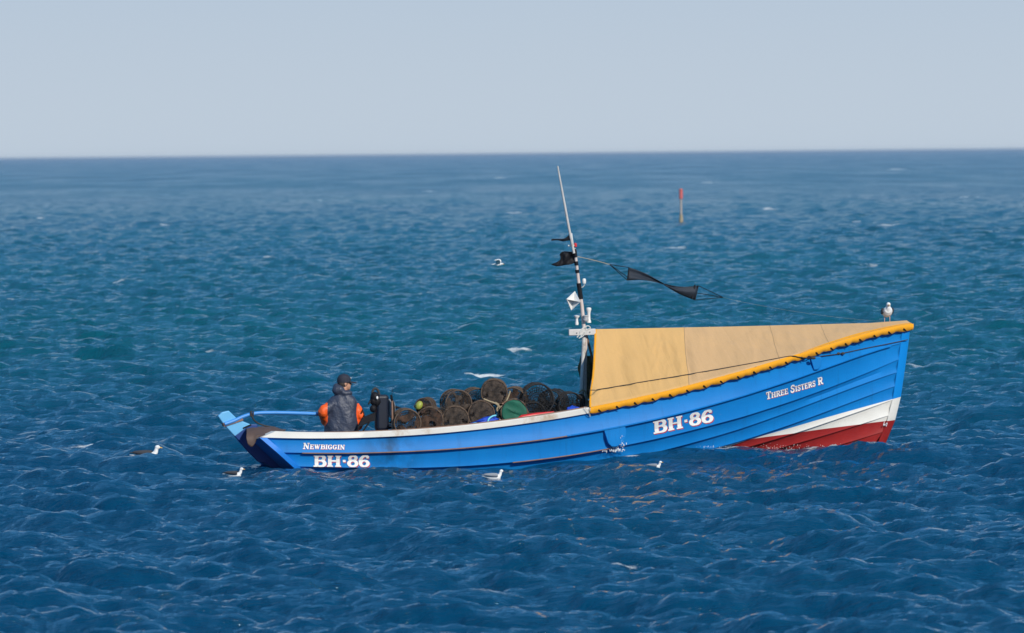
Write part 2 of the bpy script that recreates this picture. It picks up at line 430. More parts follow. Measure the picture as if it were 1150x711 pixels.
M = dict(
    hull=hull_paint(), stem_sunlit=hull_paint('sunlit_stem_paint', 1.22),  # stem repeats the hull paint, blue lightened to paint in sunlight on its face
    stem=paint('stem_paint', (0.012, 0.21, 0.70), 0.3, 0.1),
    lblue=paint('pale_blue_paint', (0.13, 0.43, 0.72), 0.5, 0.12, 4, 0.2, dirt=((0.33, 0.17, 0.08), 0.05, 5)),
    tblue=paint('tiller_paint', (0.05, 0.27, 0.68), 0.45, 0.2, 7, 0.2),
    white=paint('gunwale_white', (0.68, 0.66, 0.60), 0.5, 0.12, 2.5, 0.25, dirt=((0.36, 0.22, 0.10), 0.22, 1.4)),
    wear=paint('bare_wood', (0.27, 0.155, 0.105), 0.75, 0.35, 9, 0.4),
    inner=paint('inside_paint', (0.05, 0.16, 0.32), 0.6, 0.2, 3, 0.2, dirt=((0.12, 0.09, 0.06), 0.3, 2.0)),
    boards=paint('floor_boards', (0.16, 0.12, 0.085), 0.75, 0.3, 5, 0.4),
    canvas=canvas('tent_canvas', (0.63, 0.380, 0.142), (0.42, 0.28, 0.14)), canvas2=canvas('tent_canvas_faded', (0.58, 0.365, 0.175), (0.40, 0.27, 0.15)),
    hem=canvas('hem_canvas', (0.80, 0.345, 0.010), (0.6, 0.28, 0.03)),
    seam=paint('seam_thread', (0.34, 0.235, 0.125), 0.8, 0.1),
    black=paint('black_rubber', (0.010, 0.010, 0.013), 0.6, 0.2, 12, 0.3, spec=.18),
    navy=paint('navy_metal', (0.003, 0.007, 0.020), 0.45, 0.25, 8, 0.2),
    steel=paint('grey_steel', (0.42, 0.43, 0.44), 0.35, 0.15, 12, 0.2),
    mast=paint('mast_paint', (0.62, 0.52, 0.47), 0.5, 0.15, 8, 0.3, dirt=((0.24, 0.13, 0.09), 0.12, 9)),
    mastw=paint('weathered_mast', (0.58, 0.56, 0.53), 0.55, 0.2, 9, 0.3, dirt=((0.22, 0.15, 0.11), 0.25, 7)),
    mwhite=paint('mast_white', (0.76, 0.75, 0.72), 0.4, 0.08, 8, 0.1),
    rope=paint('dark_rope', (0.045, 0.038, 0.032), 0.85, 0.3, 40, 0.5),
    rope_t=paint('tan_rope', (0.38, 0.31, 0.20), 0.85, 0.3, 40, 0.5),
    rope_w=paint('pale_cord', (0.62, 0.62, 0.58), 0.8, 0.2, 40, 0.3),
    net_b=paint('brown_netting', (0.060, 0.042, 0.030), 0.9, 0.45, 14, 0.4),
    net_k=paint('black_netting', (0.022, 0.021, 0.022), 0.9, 0.3, 14, 0.4),
    net_g=paint('green_netting', (0.004, 0.115, 0.068), 0.75, 0.35, 10, 0.4),
    hoop_b=paint('pot_hoop_brown', (0.12, 0.078, 0.050), 0.8, 0.5, 16, 0.5),
    hoop_k=paint('pot_hoop_black', (0.02, 0.018, 0.017), 0.7, 0.4, 16, 0.4),
    tarp=paint('brown_tarp', (0.095, 0.060, 0.048), 0.7, 0.2, 6, 0.4, bscale=8, bdist=0.02),
    bluec=paint('blue_cloth', (0.006, 0.06, 0.50), 0.6, 0.25, 8, 0.5, bscale=14, bdist=0.02),
    cyan=paint('cyan_cord', (0.18, 0.62, 0.75), 0.7, 0.2, 20, 0.3),
    red=paint('red_plastic', (0.58, 0.020, 0.022), 0.4, 0.15, 6, 0.1),
    orange=paint('orange_oilskin', (0.90, 0.115, 0.010), 0.5, 0.12, 9, 0.6, bscale=13, bdist=0.03),
    jacket=paint('navy_oilskin', (0.036, 0.046, 0.078), 0.50, 0.25, 6, 0.6, bscale=9, bdist=0.04),
    cap=paint('cap_cloth', (0.018, 0.021, 0.036), 0.8, 0.2, 20, 0.3),
    skin=paint('skin', (0.52, 0.27, 0.17), 0.5, 0.12, 14, 0.1),
    hair=paint('hair', (0.07, 0.055, 0.045), 0.8, 0.2, 40, 0.4),
    letter=paint('letter_white', (0.80, 0.78, 0.74), 0.45, 0.05, 8, 0),
    letred=paint('letter_red', (0.42, 0.012, 0.030), 0.45, 0.05, 8, 0),
    gwhite=paint('gull_white', (0.80, 0.80, 0.78), 0.8, 0.05, 20, 0.2),
    ggrey=paint('gull_slate', (0.055, 0.055, 0.062), 0.8, 0.3, 30, 0.3),
    gpale=paint('gull_grey', (0.30, 0.32, 0.35), 0.8, 0.15, 30, 0.3),
    bill=paint('bill_yellow', (0.80, 0.42, 0.03), 0.5, 0.1, 20, 0),
    dbill=paint('bill_dark', (0.02, 0.02, 0.02), 0.5, 0.1, 20, 0),
    leg=paint('gull_leg', (0.62, 0.36, 0.34), 0.6, 0.1, 20, 0),
    foam=paint('foam_white', (0.82, 0.85, 0.86), 0.7, 0.05, 20, 0),
    yfloat=paint('float_yellow_green', (0.36, 0.40, 0.06), 0.5, 0.25, 9, 0.2),
)

# ---------------------------------------------------------------- hull form
def curve(pts, deg=4):
    x = np.array([p[0] for p in pts]); z = np.array([p[1] for p in pts]); c = np.polyfit(x, z, deg)
    return lambda X: float(np.polyval(c, min(max(X, -5.6), 5.8)))
SHX = curve([(-5.35, .515), (-4.438, .49), (-3.613, .488), (-2.775, .512), (-2.095, .56), (-1.203, .655), (-.524, .745), (-.185, .79), (.111, .83), (1.05, .995), (2.036, 1.20), (2.908, 1.395), (3.36, 1.51), (4.416, 1.73), (5.159, 1.86), (5.604, 1.935)], 5)
K = [SHX,
 curve([(-5.3, .29), (-4.732, .265), (-3.622, .256), (-2.785, .266), (-2.104, .30), (-1.358, .355), (-.593, .443), (.412, .577), (1.303, .735), (2.245, .94), (3.348, 1.208), (4.574, 1.50), (5.625, 1.733)], 5),
 curve([(-5.1, .07), (-4, .02), (-2.8, .01), (-1.065, .07), (-.456, .138), (-.012, .195), (.925, .359), (2.061, .578), (2.931, .748), (3.48, .87), (4.69, 1.215), (5.619, 1.483)], 5),
 curve([(-5, -.06), (-4, -.13), (-2.5, -.16), (-1, -.12), (0, -.02), (0.8, .11), (1.581, .259), (2.501, .463), (3.319, .685), (4.528, 1.0), (5.592, 1.277)], 5),
 curve([(-5, -.17), (-4, -.22), (-2.5, -.26), (-1, -.24), (0, -.16), (1.3, .03), (2.592, .277), (3.354, .465), (4.546, .785), (5.577, 1.063)], 5),
 curve([(-5, -.24), (-4, -.30), (-2.5, -.35), (-1, -.34), (0, -.24), (1.3, -.09), (2.3, .07), (3.3, .28), (4.45, .57), (5.55, .845)], 4),
 curve([(-5, -.29), (-4, -.36), (-2.5, -.42), (-1, -.43), (0, -.36), (1.3, -.21), (2.3, -.06), (3.3, .10), (4.4, .33), (5.5, .61)], 4),
 curve([(-5, -.33), (-4, -.41), (-2.5, -.48), (-1, -.50), (0, -.47), (1.3, -.36), (2.3, -.24), (3.3, -.11), (4.4, .10), (5.4, .35)], 4),
 curve([(-5, -.37), (-4, -.46), (-2.5, -.54), (-1, -.58), (0, -.58), (1.3, -.58), (2.3, -.56), (3.3, -.52), (4.4, -.46), (5.2, -.36)], 4)]
_bx = [-5.5, -4.8, -4.0, -2.5, -.5, 1.0, 2.5, 3.5, 4.3, 4.9, 5.35, 5.62]
_bb = [.50, .66, .84, 1.05, 1.18, 1.18, 1.02, .80, .52, .28, .125, .072]
BF = [1.0, 1.02, .95, .85, .75, .63, .48, .32, .05]
def HB(k, X):
    b = float(np.interp(X, _bx, _bb))*BF[k]
    if k == 1: b = b*np.interp(X, [2, 5.5], [1.0, .93])
    bow = np.interp(X, [4.6, 5.6], [0, 1]); flare = np.interp(X, [2.5, 4.6], [0, 1])
    if 1 < k < 8: b *= 1-0.16*flare
    return b*(1-bow)+max(b, 0.065)*bow if k < 8 else 0.05
def stemX(z): return float(np.interp(z, [-.6, -.45, -.3, .08, .49, .87, 1.4, 2.1], [4.3, 4.85, 5.08, 5.325, 5.515, 5.62, 5.71, 5.815]))
def sternX(z): return float(np.interp(z, [-.5, .04, .55, .8], [-4.15, -4.80, -5.36, -5.62]))
def row(k, out=0.0, n=72):
    """points along lap line k from transom to stem (starboard)"""
    xa = sternX(K[k](-5.1)); xb = stemX(K[k](5.5))-0.15
    for _ in range(3): xa = sternX(K[k](xa)); xb = stemX(K[k](xb))-0.15
    r = []
    for i in range(n+1):
        u = i/n; X = xa+(xb-xa)*u
        r.append(Vector((X, -(HB(k, X)+out*min(1, (1-u)*12+0.35)), K[k](X))))
    return r
HEEL = 0.066     # the boat rolls to port, so the port side rides lower
def mir(r): return [Vector((p.x, -p.y, p.z-HEEL*2*abs(p.y))) for p in r]
boat = empty('fishing_boat', BOAT, PSI)
tag(boat, 'blue clinker fishing boat with yellow canvas shelter and red and white bow', 'boat')
hull = MB(); LAP = 0.030
rows = []
for k in range(8):
    up, lo, st = row(k), row(k+1, LAP if k < 7 else 0), row(k+1)
    for side in (1, -1):
        a, b_, c = (up, lo, st) if side == 1 else (mir(up), mir(lo), mir(st))
        mid = [p.lerp(q, 0.5)+Vector((0, side*0.030, 0)) for p, q in zip(a, b_)]
        hull.grid([a, mid, b_]); 
        if k < 7: hull.grid([b_, c])
    rows.append(up)
rows.append(row(8))
# transom
for k in range(8):
    a, b_ = rows[k][0], rows[k+1][0]
    hull.add([a, *mir([a, b_]), b_], [(0, 1, 2, 3)])
# bottom strip
hull.grid([rows[8], mir(rows[8])])
hull_o = hull.build('hull', M['hull'], boat)
# inside skin: planks seen from within, standing a frame's depth off the outer ones
inn = MB(); TH = 0.10
ir = []
for k in range(9):
    ir.append([Vector((p.x+(0.10 if i == 0 else 0), min(p.y+TH, -0.004), p.z+(0.0 if k < 6 else 0.03))) for r in [row(k)] for i, p in enumerate(r)])
inn.grid(ir); inn.grid([mir(r) for r in ir])
for k in range(8):
    a, b_ = ir[k][0], ir[k+1][0]; inn.add([a, *mir([a, b_]), b_], [(0, 1, 2, 3)])
inn.grid([ir[8], mir(ir[8])])
inn.build('lining', M['inner'], boat)
fl = MB(); N_ = 9
for j in range(N_):
    y0 = -0.62+j*1.24/N_
    for i in range(1):
        fl.box((-0.2, y0+0.06, -0.20), (8.6 if abs(y0+.06) < .35 else 6.6, 0.125, 0.025))
fl.build('floor_boards', M['boards'], boat)
for X in (-2.3, -0.6, 1.4, 3.0):
    t_ = MB(); hb = HB(1, X)-0.12; t_.box((X, 0, K[1](X)-HEEL*hb), (0.24, hb*2, 0.035), Matrix.Rotation(-HEEL, 3, 'X')); t_.build('thwart', M['inner'], boat)
# stem post
st = MB(); zs = [-.55, -.42, -.3, -.1, .08, .3, .49, .7, .87, 1.1, 1.4, 1.7, 2.02]
for side in (1, -1):
    st.grid([[Vector((stemX(z)-0.165, -side*0.070, z)) for z in zs], [Vector((stemX(z)-0.155, -side*0.078, z)) for z in zs],
             [Vector((stemX(z)-0.012, -side*0.034, z)) for z in zs], [Vector((stemX(z), -side*0.018, z)) for z in zs]])
st.grid([[Vector((stemX(z), -0.018, z)) for z in zs], [Vector((stemX(z), 0.018, z)) for z in zs]])
z = zs[-1]; st.add([Vector((stemX(z)-0.165, -.07, z)), Vector((stemX(z), -.018, z)), Vector((stemX(z), .018, z)), Vector((stemX(z)-.165, .07, z))], [(0, 1, 2, 3)])
st.build('stem', M['stem_sunlit'], boat)
# keel
kl = MB(); ks = [Vector((X, 0, K[8](X)-0.05)) for X in np.linspace(-4.2, 4.6, 20)]
kl.grid([[p+Vector((0, y, dz)) for p in ks] for y, dz in ((-.05, .06), (-.05, -.05), (.05, -.05), (.05, .06))]); kl.build('keel', M['hull'], boat)
# gunwales
def sweep(prof, X0, X1, n=80, side=1, kcurve=0, skew=0.0):
    rr = []
    for (o, h) in prof:
        r = []
        for i in range(n+1):
            X = X0+(X1-X0)*i/n; X_ = X+skew*h*(1-i/n)**6
            taper = min(1.0, (n-i)/5.0)
            yy = max(HB(kcurve, X)+o, 0.02); r.append(Vector((X_, -side*yy, K[kcurve](X)+h-(HEEL*2*yy if side < 0 else 0))))
        rr.append(r)
    return rr
for side in (1, -1):
    g = MB(); pr = [(-.135, -.03), (-.135, .082), (.030, .088), (.042, .075), (.042, -.002), (.0, -.012), (-.135, -.03)]
    rr = sweep(pr, -5.30, 5.62, side=side, skew=2.6); g.grid(rr)
    for e in (0, -1): g.add([r[e] for r in rr[:-1]], [tuple(range(len(rr)-1))])
    g.build('gunwale', M['white'], boat)
    cp = MB(); rr = sweep([(-.150, .070), (-.150, .091), (-.06, .094), (-.06, .084), (-.150, .070)], -4.9, 5.4, side=side); cp.grid(rr)
    for e in (0, -1): cp.add([r[e] for r in rr[:-1]], [(0, 1, 2, 3)])
    cp.build('capping', M['wear'], boat)
# rubbing strips of bare wood on the laps
def strip(name, k, X0, X1, mat, w=.020, h=.030):
    for side in (1, -1):
        g = MB(); rr = sweep([(.015, -.012), (.015+w+.016, -.010), (.015+w+.016, -.010+h*.8), (.010, h*.8), (.015, -.012)], X0, X1, 50, side, k)
        g.grid(rr)
        for e in (0, -1): g.add([r[e] for r in rr[:-1]], [(0, 1, 2, 3)])
        g.build(name, mat, boat)
strip('rubbing_strip', 1, -4.7, -0.55, M['wear'], .010, .013); strip('rubbing_strip', 2, -1.4, 0.25, M['wear'], .010, .013)
strip('rubbing_strip', 1, -0.55, 5.4, M['hull'], .008, .02)
# quarter trim up the edge of the transom
for side in (1, -1):
    q = MB(); zz_ = np.linspace(-0.2, 0.505, 12); r1 = []; r2 = []; r3 = []; r4 = []
    for z in zz_:
        k = max([j for j in range(8) if K[j](sternX(z)) >= z-1e-3] or [0]); 
        za, zb = K[k](sternX(z)), K[k+1](sternX(z)); u = (za-z)/(za-zb)
        b0 = HB(k, sternX(z))*(1-u)+HB(k+1, sternX(z))*u
        X = sternX(z)
        r1.append(Vector((X-.02, -side*(b0-.03), z))); r2.append(Vector((X-.022, -side*(b0+.058), z)))
        r3.append(Vector((X+.085, -side*(b0+.070), z))); r4.append(Vector((X+.10, -side*(b0+.0), z)))
    if side < 0:
        for r in (r1, r2, r3, r4):
            for p in r: p.z -= HEEL*2*abs(p.y)
    q.grid([r1, r2, r3, r4]); q.add([r[-1] for r in (r1, r2, r3, r4)], [(0, 1, 2, 3)])
    q.build('quarter_trim', M['stem'], boat)

# ---------------------------------------------------------------- canvas shelter
XA, XB = -0.17, 5.80
def sheer_b(X): return max(HB(0, min(X, 5.55))*(1 if X < 5.5 else max(0.0, 1-(X-5.5)/.36)), 0.012)
_cr = random.Random(21); CREASES = [(_cr.uniform(.7, 5.2), _cr.uniform(0, .55), _cr.uniform(.25, .6), _cr.uniform(-.5, .25), _cr.uniform(.018, .04), _cr.uniform(.006, .016)) for _ in range(34)]
CREASES += [(1.62+_cr.uniform(-.45, .12), _cr.uniform(.05, .75), _cr.uniform(.12, .3), _cr.uniform(-1.1, -.3), _cr.uniform(.015, .03), _cr.uniform(.008, .018)) for _ in range(16)]
def crease(X, s):
    d = 0.0
    for x0, s0, ln_, sl_, w_, a_ in CREASES:
        t = (s-s0)/ln_
        if 0 < t < 1:
            q = (X-x0-sl_*(s-s0))/w_
            if abs(q) < 3: d += a_*math.exp(-q*q)*math.sin(math.pi*t)
    return d
NTR = 420
def tent_row(s, n=NTR, amp=1.0, xa=None):
    xa = XA if xa is None else xa
    """s 0 at the ridge, 1 at the gunwale"""
    r = []
    for i in range(n+1):
        u = i/n
        Xt = 0.40+(5.74-0.40)*u; Xb = xa+(XB-xa)*u
        top = Vector((Xt, 0, float(np.interp(Xt, [.3, 2.7, 5.1, 5.74], [2.045, 2.043, 2.055, 2.085]))))
        bot = Vector((Xb, -(sheer_b(Xb)+.055), K[0](min(Xb, 5.7))+.087))
        p = top.lerp(bot, s)
        w_ = math.sin(math.pi*s)*(bot-top).length
        sag = 0.022*w_*math.sin(u*19+0.6)**2
        nz = noise.noise(Vector((p.x*1.6, s*1.0, 3)))*0.05+noise.noise(Vector((p.x*6.0+s*1.5, s*1.2, 9)))*0.028+noise.noise(Vector((p.x*11-s*4, s*2.2, 5)))*0.014+0.03*noise.noise(Vector((p.x*9+s*3, s*.8, 1)))*math.exp(-((p.x-1.55)/.5)**2)
        nz += 0.018*math.exp(-((p.x-1.62+0.10*s)/0.07)**2)
        nz += crease(p.x, s)
        p += Vector((0, 1, 0))*(sag-nz*min(1, w_*1.3))*amp+Vector((0, 0, -1))*sag*0.3
        r.append(p)
    return r
cv = MB(); trs = [tent_row(s) for s in np.linspace(0, 1, 26)]
XP = 0.95
prs = [[Vector((p.x, -p.y, p.z-HEEL*2*abs(p.y))) for p in tent_row(s, xa=XP)] for s in np.linspace(0, 1, 26)]
J0 = int(0.283*NTR)
for rr_ in (trs, prs):
    cv.grid([r[:J0+1] for r in rr_], 0); cv.grid([r[J0:] for r in rr_], 1)
canopy_me = baked(cv, 'canopy', [M['canvas'], M['canvas2']], [('SOLIDIFY', dict(thickness=0.006, offset=0))])
canopy = link('canopy', canopy_me, boat)
hm = MB()
def hem_rows(side):
    n = 260; out = []
    for o, h, sc in ((.051, .090, 0), (.057, .045, 0), (.057, -.010, 1)):
        r = []
        for i in range(n+1):
            xa = XA if side > 0 else XP; u = i/n; X = xa+(XB+.02-xa)*u
            ph = (X-XA)/0.298; t_ = abs((ph % 1)-.5)*2
            dz = (0.022*t_**3-0.010+0.016*noise.noise(Vector((X*4.3, 0, 4)))+0.008*noise.noise(Vector((X*15, 0, 2))))*sc
            yy = sheer_b(X)+o+0.012*noise.noise(Vector((X*8, h*9, 1)))+0.008*noise.noise(Vector((X*21, h*9, 7)))
            r.append(Vector((X+(.0 if not sc else -.01), -side*yy, K[0](min(X, 5.7))+h+dz-(HEEL*2*yy if side < 0 else 0))))
        out.append(r)
    return out
for side in (1, -1): hm.grid(hem_rows(side))
ha, hb_ = hem_rows(1), hem_rows(-1)
hm.grid([[a[-1] for a in ha], [a[-1]+Vector((.012, .03, 0)) for a in ha], [a[-1]+Vector((.012, -.03, 0)) for a in hb_], [a[-1] for a in hb_]])
# front flap folded over the stem head
top = [Vector((5.74, 0, 2.09))]
hem = link('hem', baked(hm, 'hem', [M['hem']], [('SOLIDIFY', dict(thickness=0.008, offset=1))]), canopy)
# leading border of brighter cloth on the foredeck edge, both sides, and aft border tape
for side in (1, -1):
    bd = MB(); r1 = []; r2 = []
    for i in range(60):
        u = 0.62+0.38*i/59; a = tent_row(1.0, 100)[min(100, int(round(u*100)))]; 
        b2 = tent_row(1-0.25*min(1, (u-.62)*5)*0.5, 100)[min(100, int(round(u*100)))]; hz = HEEL*2*abs(a.y) if side < 0 else 0
        r1.append(Vector((a.x, side*a.y, a.z+.008-hz))); r2.append(Vector((b2.x, side*b2.y, b2.z+.010-hz)))
    bd.grid([r1, r2]); bd.build('border', M['hem'], canopy)
tp = MB(); ed = [r[0] for r in trs]
tp.grid([[p+Vector((-.008, 0, 0)) for p in ed], [p+Vector((.0, -.010, .002)) for p in ed], [p+Vector((.022, -.009, .002)) for p in ed]])
tp.build('edge_tape', M['hem'], canopy)
for u0 in (0.283, 0.555, 0.72):
    sm = MB(); j = int(u0*NTR); sm.tube([trs[i][j]+Vector((0, -.006, .0)) for i in range(26)], 0.004, 5); sm.build('seam', M['seam'], canopy)
ey0 = None
nn = int((XB-XA)/0.298)
for side in (1,):
    for i in range(nn+1):
        X = XA+0.298*(i+.5)
        if X > XB-.03: break
        p = Vector((X, -side*(sheer_b(X)+.076), K[0](min(X, 5.7))+.014))
        if ey0 is None:
            ey = MB(); ey.tube([(-.01, .01, .004), (0, -.004, 0), (.045, .016, -.035)], [.013, .011, .005], 6); ey0 = ey.mesh('eyelet', [M['black']])
        link('eyelet', ey0, canopy, p)

# surfaces used to lay writing and ropes on the starboard side
def bvh(objs):
    vs = []; fs = []
    for o in objs:
        n = len(vs); vs += [v.co.copy() for v in o.data.vertices]; fs += [tuple(i+n for i in p.vertices) for p in o.data.polygons]
    return BVHTree.FromPolygons(vs, fs)
HBV = bvh([hull_o]); ABV = bvh([hull_o, canopy, hem])
def side_y(X, Z, tree=HBV):
    h = tree.ray_cast(Vector((X, -4, Z)), Vector((0, 1, 0)))
    return h[0].y if h[0] is not None else -HB(1, X)
def on_side(px, py, tree=HBV, out=0.0):
    b = -.8
    for _ in range(8): p = at(px, py, b); b = side_y(p.x, p.z, tree)
    return Vector((p.x, b-out, p.z))

# ---------------------------------------------------------------- writing
BOLD = 1.18
def arc(cx, cy, rx, ry, a0, a1, n=14): return [(cx+rx*math.cos(R(a0+(a1-a0)*i/n)), cy+ry*math.sin(R(a0+(a1-a0)*i/n))) for i in range(n+1)]
def rc(x0, y0, x1, y1): return ('r', x0, y0, x1, y1)
def pth(p, tk=.25, tn=.12): return ('p', p, tk, tn)
def ser(x0, x1, t=.12): return [rc(x0, 0, x1, t), rc(x0, 1-t, x1, 1)]
GL = {
 'B': (1.0, [rc(.12, 0, .38, 1), *ser(0, .42), pth([(.36, .94)]+arc(.58, .735, .25, .205, 90, -90)+[(.36, .53)], .25, .12), pth([(.36, .53)]+arc(.60, .295, .29, .235, 90, -90)+[(.36, .06)], .26, .12)]),
 'H': (1.14, [rc(.10, 0, .36, 1), rc(.74, 0, 1.0, 1), *ser(0, .46), *ser(.64, 1.10), rc(.36, .44, .74, .57)]),
 '8': (.86, [pth(arc(.42, .745, .25, .195, 0, 360, 22), .23, .12), pth(arc(.42, .295, .31, .235, 0, 360, 24), .25, .12)]),
 '6': (.86, [pth(arc(.42, .30, .30, .24, 0, 360, 24), .25, .12), pth([(.12, .34), (.12, .52), (.17, .72), (.29, .88), (.46, .94), (.62, .90), (.70, .80)], .25, .12), rc(.60, .72, .78, .86)]),
 '.': (.36, [rc(.06, .40, .28, .60)]),
 'T': (.92, [rc(.33, 0, .57, 1), rc(0, .87, .90, 1), rc(0, .68, .10, .9), rc(.80, .68, .90, .9), rc(.18, 0, .72, .12)]),
 'R': (1.04, [rc(.12, 0, .36, 1), *ser(0, .44), pth([(.36, .94)]+arc(.58, .72, .24, .22, 90, -90)+[(.36, .50)], .24, .12), pth([(.50, .50), (.66, .38), (.74, .14), (.86, .06), (1.02, .08)], .24, .14)]),
 'E': (.92, [rc(.12, 0, .36, 1), rc(0, .87, .84, 1), rc(0, 0, .88, .13), rc(.36, .45, .64, .57), rc(.74, .68, .84, .9), rc(.78, .1, .88, .34), rc(.60, .36, .68, .66)]),
 'S': (.84, [pth([(.72, .72), (.68, .86), (.54, .94), (.38, .94), (.20, .88), (.14, .74), (.20, .60), (.40, .52), (.60, .44), (.68, .30), (.62, .14), (.44, .06), (.26, .06), (.12, .14), (.08, .30)], .17, .17), rc(.68, .66, .78, .98), rc(.03, .02, .13, .34)]),
 'I': (.52, [rc(.13, 0, .37, 1), *ser(0, .50)]),
 'N': (1.10, [rc(.14, 0, .27, 1), rc(.80, 0, .93, 1), pth([(.20, .98), (.86, .04)], .26, .24), rc(0, .88, .32, 1), rc(0, 0, .40, .12), rc(.66, .88, 1.06, 1)]),
 'W': (1.36, [pth([(.18, .98), (.42, .04)], .24, .2), pth([(.42, .04), (.64, .90)], .13, .12), pth([(.62, .94), (.88, .04)], .24, .2), pth([(.88, .04), (1.12, .98)], .13, .12), rc(0, .88, .40, 1), rc(.50, .88, .80, 1), rc(.98, .88, 1.30, 1)]),
 'G': (1.0, [pth(arc(.48, .50, .36, .44, 40, 335, 22), .25, .12), rc(.62, .10, .86, .46), rc(.50, .38, .94, .50), rc(.74, .66, .84, .98)]),
}
def glyph_quads(g):
    out = []
    for e in g[1]:
        if e[0] == 'r': q = .018*(BOLD > 1) if (e[4]-e[2]) > .5 else 0; out.append([(e[1]-q, e[2]), (e[3]+q, e[2]), (e[3]+q, e[4]), (e[1]-q, e[4])])
        else:
            p = e[1]; L_ = []; R_ = []
            closed = abs(p[0][0]-p[-1][0])+abs(p[0][1]-p[-1][1]) < 1e-6
            for i in range(len(p)):
                a = p[i-1] if i > 0 else (p[-2] if closed else p[0]); b = p[i+1] if i < len(p)-1 else (p[1] if closed else p[-1])
                dx, dy = b[0]-a[0], b[1]-a[1]; l = math.hypot(dx, dy) or 1; dx /= l; dy /= l
                w_ = BOLD*(e[3]+(e[2]-e[3])*abs(dy))/2
                L_.append((p[i][0]-dy*w_, p[i][1]+dx*w_)); R_.append((p[i][0]+dy*w_, p[i][1]-dx*w_))
            for i in range(len(p)-1): out.append([L_[i], R_[i], R_[i+1], L_[i+1]])
    return out
def writing(name, text, p0, p1, cap_px, label, italic=0.0, small=0.76, red=True, gap=0.07, squash=1.0):
    """text from photo point p0 to p1 along its baseline; a lower-case letter is a small capital"""
    A, B_ = on_side(*p0), on_side(*p1)
    d = Vector((B_.x-A.x, B_.z-A.z)); up = Vector((0, 1))
    cap = cap_px/71.6
    tot = 0; lay = []
    for ch in text:
        if ch == ' ': tot += .42; continue
        s_ = small if ch.islower() else 1.0; g = GL[ch.upper()]
        lay.append((g, tot, s_)); tot += (g[0]+gap)*s_
    tot -= gap
    mb = MB(); cnt = 0
    for layer in ((1, 0) if red else (0,)):
        for g, off, s_ in lay:
            for q in glyph_quads(g):
                # cut tall or long quads so that they follow the planking
                nu = 3; a, b, c, e = [Vector(v) for v in q]; rows_ = []
                for i in range(nu+1):
                    r = []
                    for j in range(nu+1):
                        u, v = i/nu, j/nu
                        w_ = a.lerp(b, u).lerp(e.lerp(c, u), v)
                        x = (w_.x*s_+off+italic*w_.y*s_)+(.055 if layer else 0); y = w_.y*s_-(.075 if layer else 0)
                        X = A.x+d.x*x/tot; Z = A.z+d.y*x/tot+y*cap; X -= y*cap*d.y/d.x*.85
                        yy = side_y(X, Z)
                        r.append(Vector((X, yy-(0.0035 if layer else 0.0075)-cnt*0.00002, Z)))
                    rows_.append(r)
                mb.grid(rows_, mi=layer); cnt = (cnt+1) % 60
    o = mb.build(name, [M['letter'], M['letred']], boat, smooth=False, merge=False); o['label'] = label; return o
writing('registration_number', 'BH.86', (352, 524.2), (415, 524.4), 12.8, 'white BH 86 registration low on the quarter')
writing('registration_number', 'BH.86', (734, 487.5), (801.5, 473.3), 14.2, 'white BH 86 registration forward under the shelter')
writing('boat_name', 'Three Sisters R', (860.5, 448.8), (924.5, 431.0), 8.3, 'white name lettering on the bow', gap=.05)
BOLD = .95
writing('port_name', 'Newbiggin', (340, 504.2), (387, 504.8), 6.6, 'small white lettering on the quarter', italic=.16, gap=.05)
# ---------------------------------------------------------------- rudder and tiller
def rudder_paint_and_shade():
    m = NT('rudder_paint_and_shade'); v = m.obj(); xyz = m.n('ShaderNodeSeparateXYZ'); m.l(v, xyz.inputs[0]); n = m.noise(4, 5, .6, v)
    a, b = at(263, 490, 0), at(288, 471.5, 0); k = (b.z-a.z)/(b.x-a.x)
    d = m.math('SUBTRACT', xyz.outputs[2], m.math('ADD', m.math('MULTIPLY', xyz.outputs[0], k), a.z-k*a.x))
    head = m.mix(n, (0.10, 0.38, 0.66), (0.16, 0.47, 0.76)); shaded_blade = m.mix(n, (0.001, 0.030, 0.16), (0.002, 0.045, 0.22))  # lower part's darker blue paints in the hull's shade on the rudder
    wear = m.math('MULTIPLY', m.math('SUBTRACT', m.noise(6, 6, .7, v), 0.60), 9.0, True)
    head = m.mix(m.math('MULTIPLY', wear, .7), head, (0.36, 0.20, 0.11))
    m.l(m.mix(m.math('MULTIPLY', d, 120.0, True), shaded_blade, head), m.b.inputs['Base Color']); m.b.inputs['Roughness'].default_value = .5
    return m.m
M['rudder'] = rudder_paint_and_shade()
rud = MB(); pr = [(244.3, 467.4), (249, 463), (256.5, 461.2), (264.2, 468.6), (269.3, 472.0), (280.5, 476.4), (288.4, 476.6), (289, 480.4), (299, 492), (330, 521), (345, 536), (318, 536), (300.8, 521.5), (289.5, 518.3), (277, 506), (267, 494), (251, 477)]
pts = [at(x, y, 0) for x, y in pr]
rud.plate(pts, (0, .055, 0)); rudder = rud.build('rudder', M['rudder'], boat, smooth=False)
bv = rudder.modifiers.new('bevel', 'BEVEL'); bv.width = .012; bv.segments = 2
ch = MB()
a, b_ = at(252, 476.5, 0), at(270, 470.5, 0)
for s_ in (-1, 1): ch.box(a.lerp(b_, .5)+Vector((0, s_*.036, 0)), ((b_-a).length+.05, .02, .06), Matrix.Rotation(-math.atan2(b_.z-a.z, b_.x-a.x), 3, 'Y'))
ch.build('cheek', M['wear'], rudder)
pv = MB(); pv.tube([at(273, 481, -.035), at(282, 477, -.035)], .012, 6); pv.build('pintle', M['black'], rudder)
til = MB(); til.tube(smoothpts([at(252, 476.5, -.04), at(262, 473, -.03), at(273, 468, -.02), at(285, 464.6, 0), (300, 463.6) and at(300, 463.6, 0), at(330, 464, 0), at(368, 465.5, .02)], 5), [.030]*31, 10)
tiller = til.build('tiller', M['tblue'], boat)
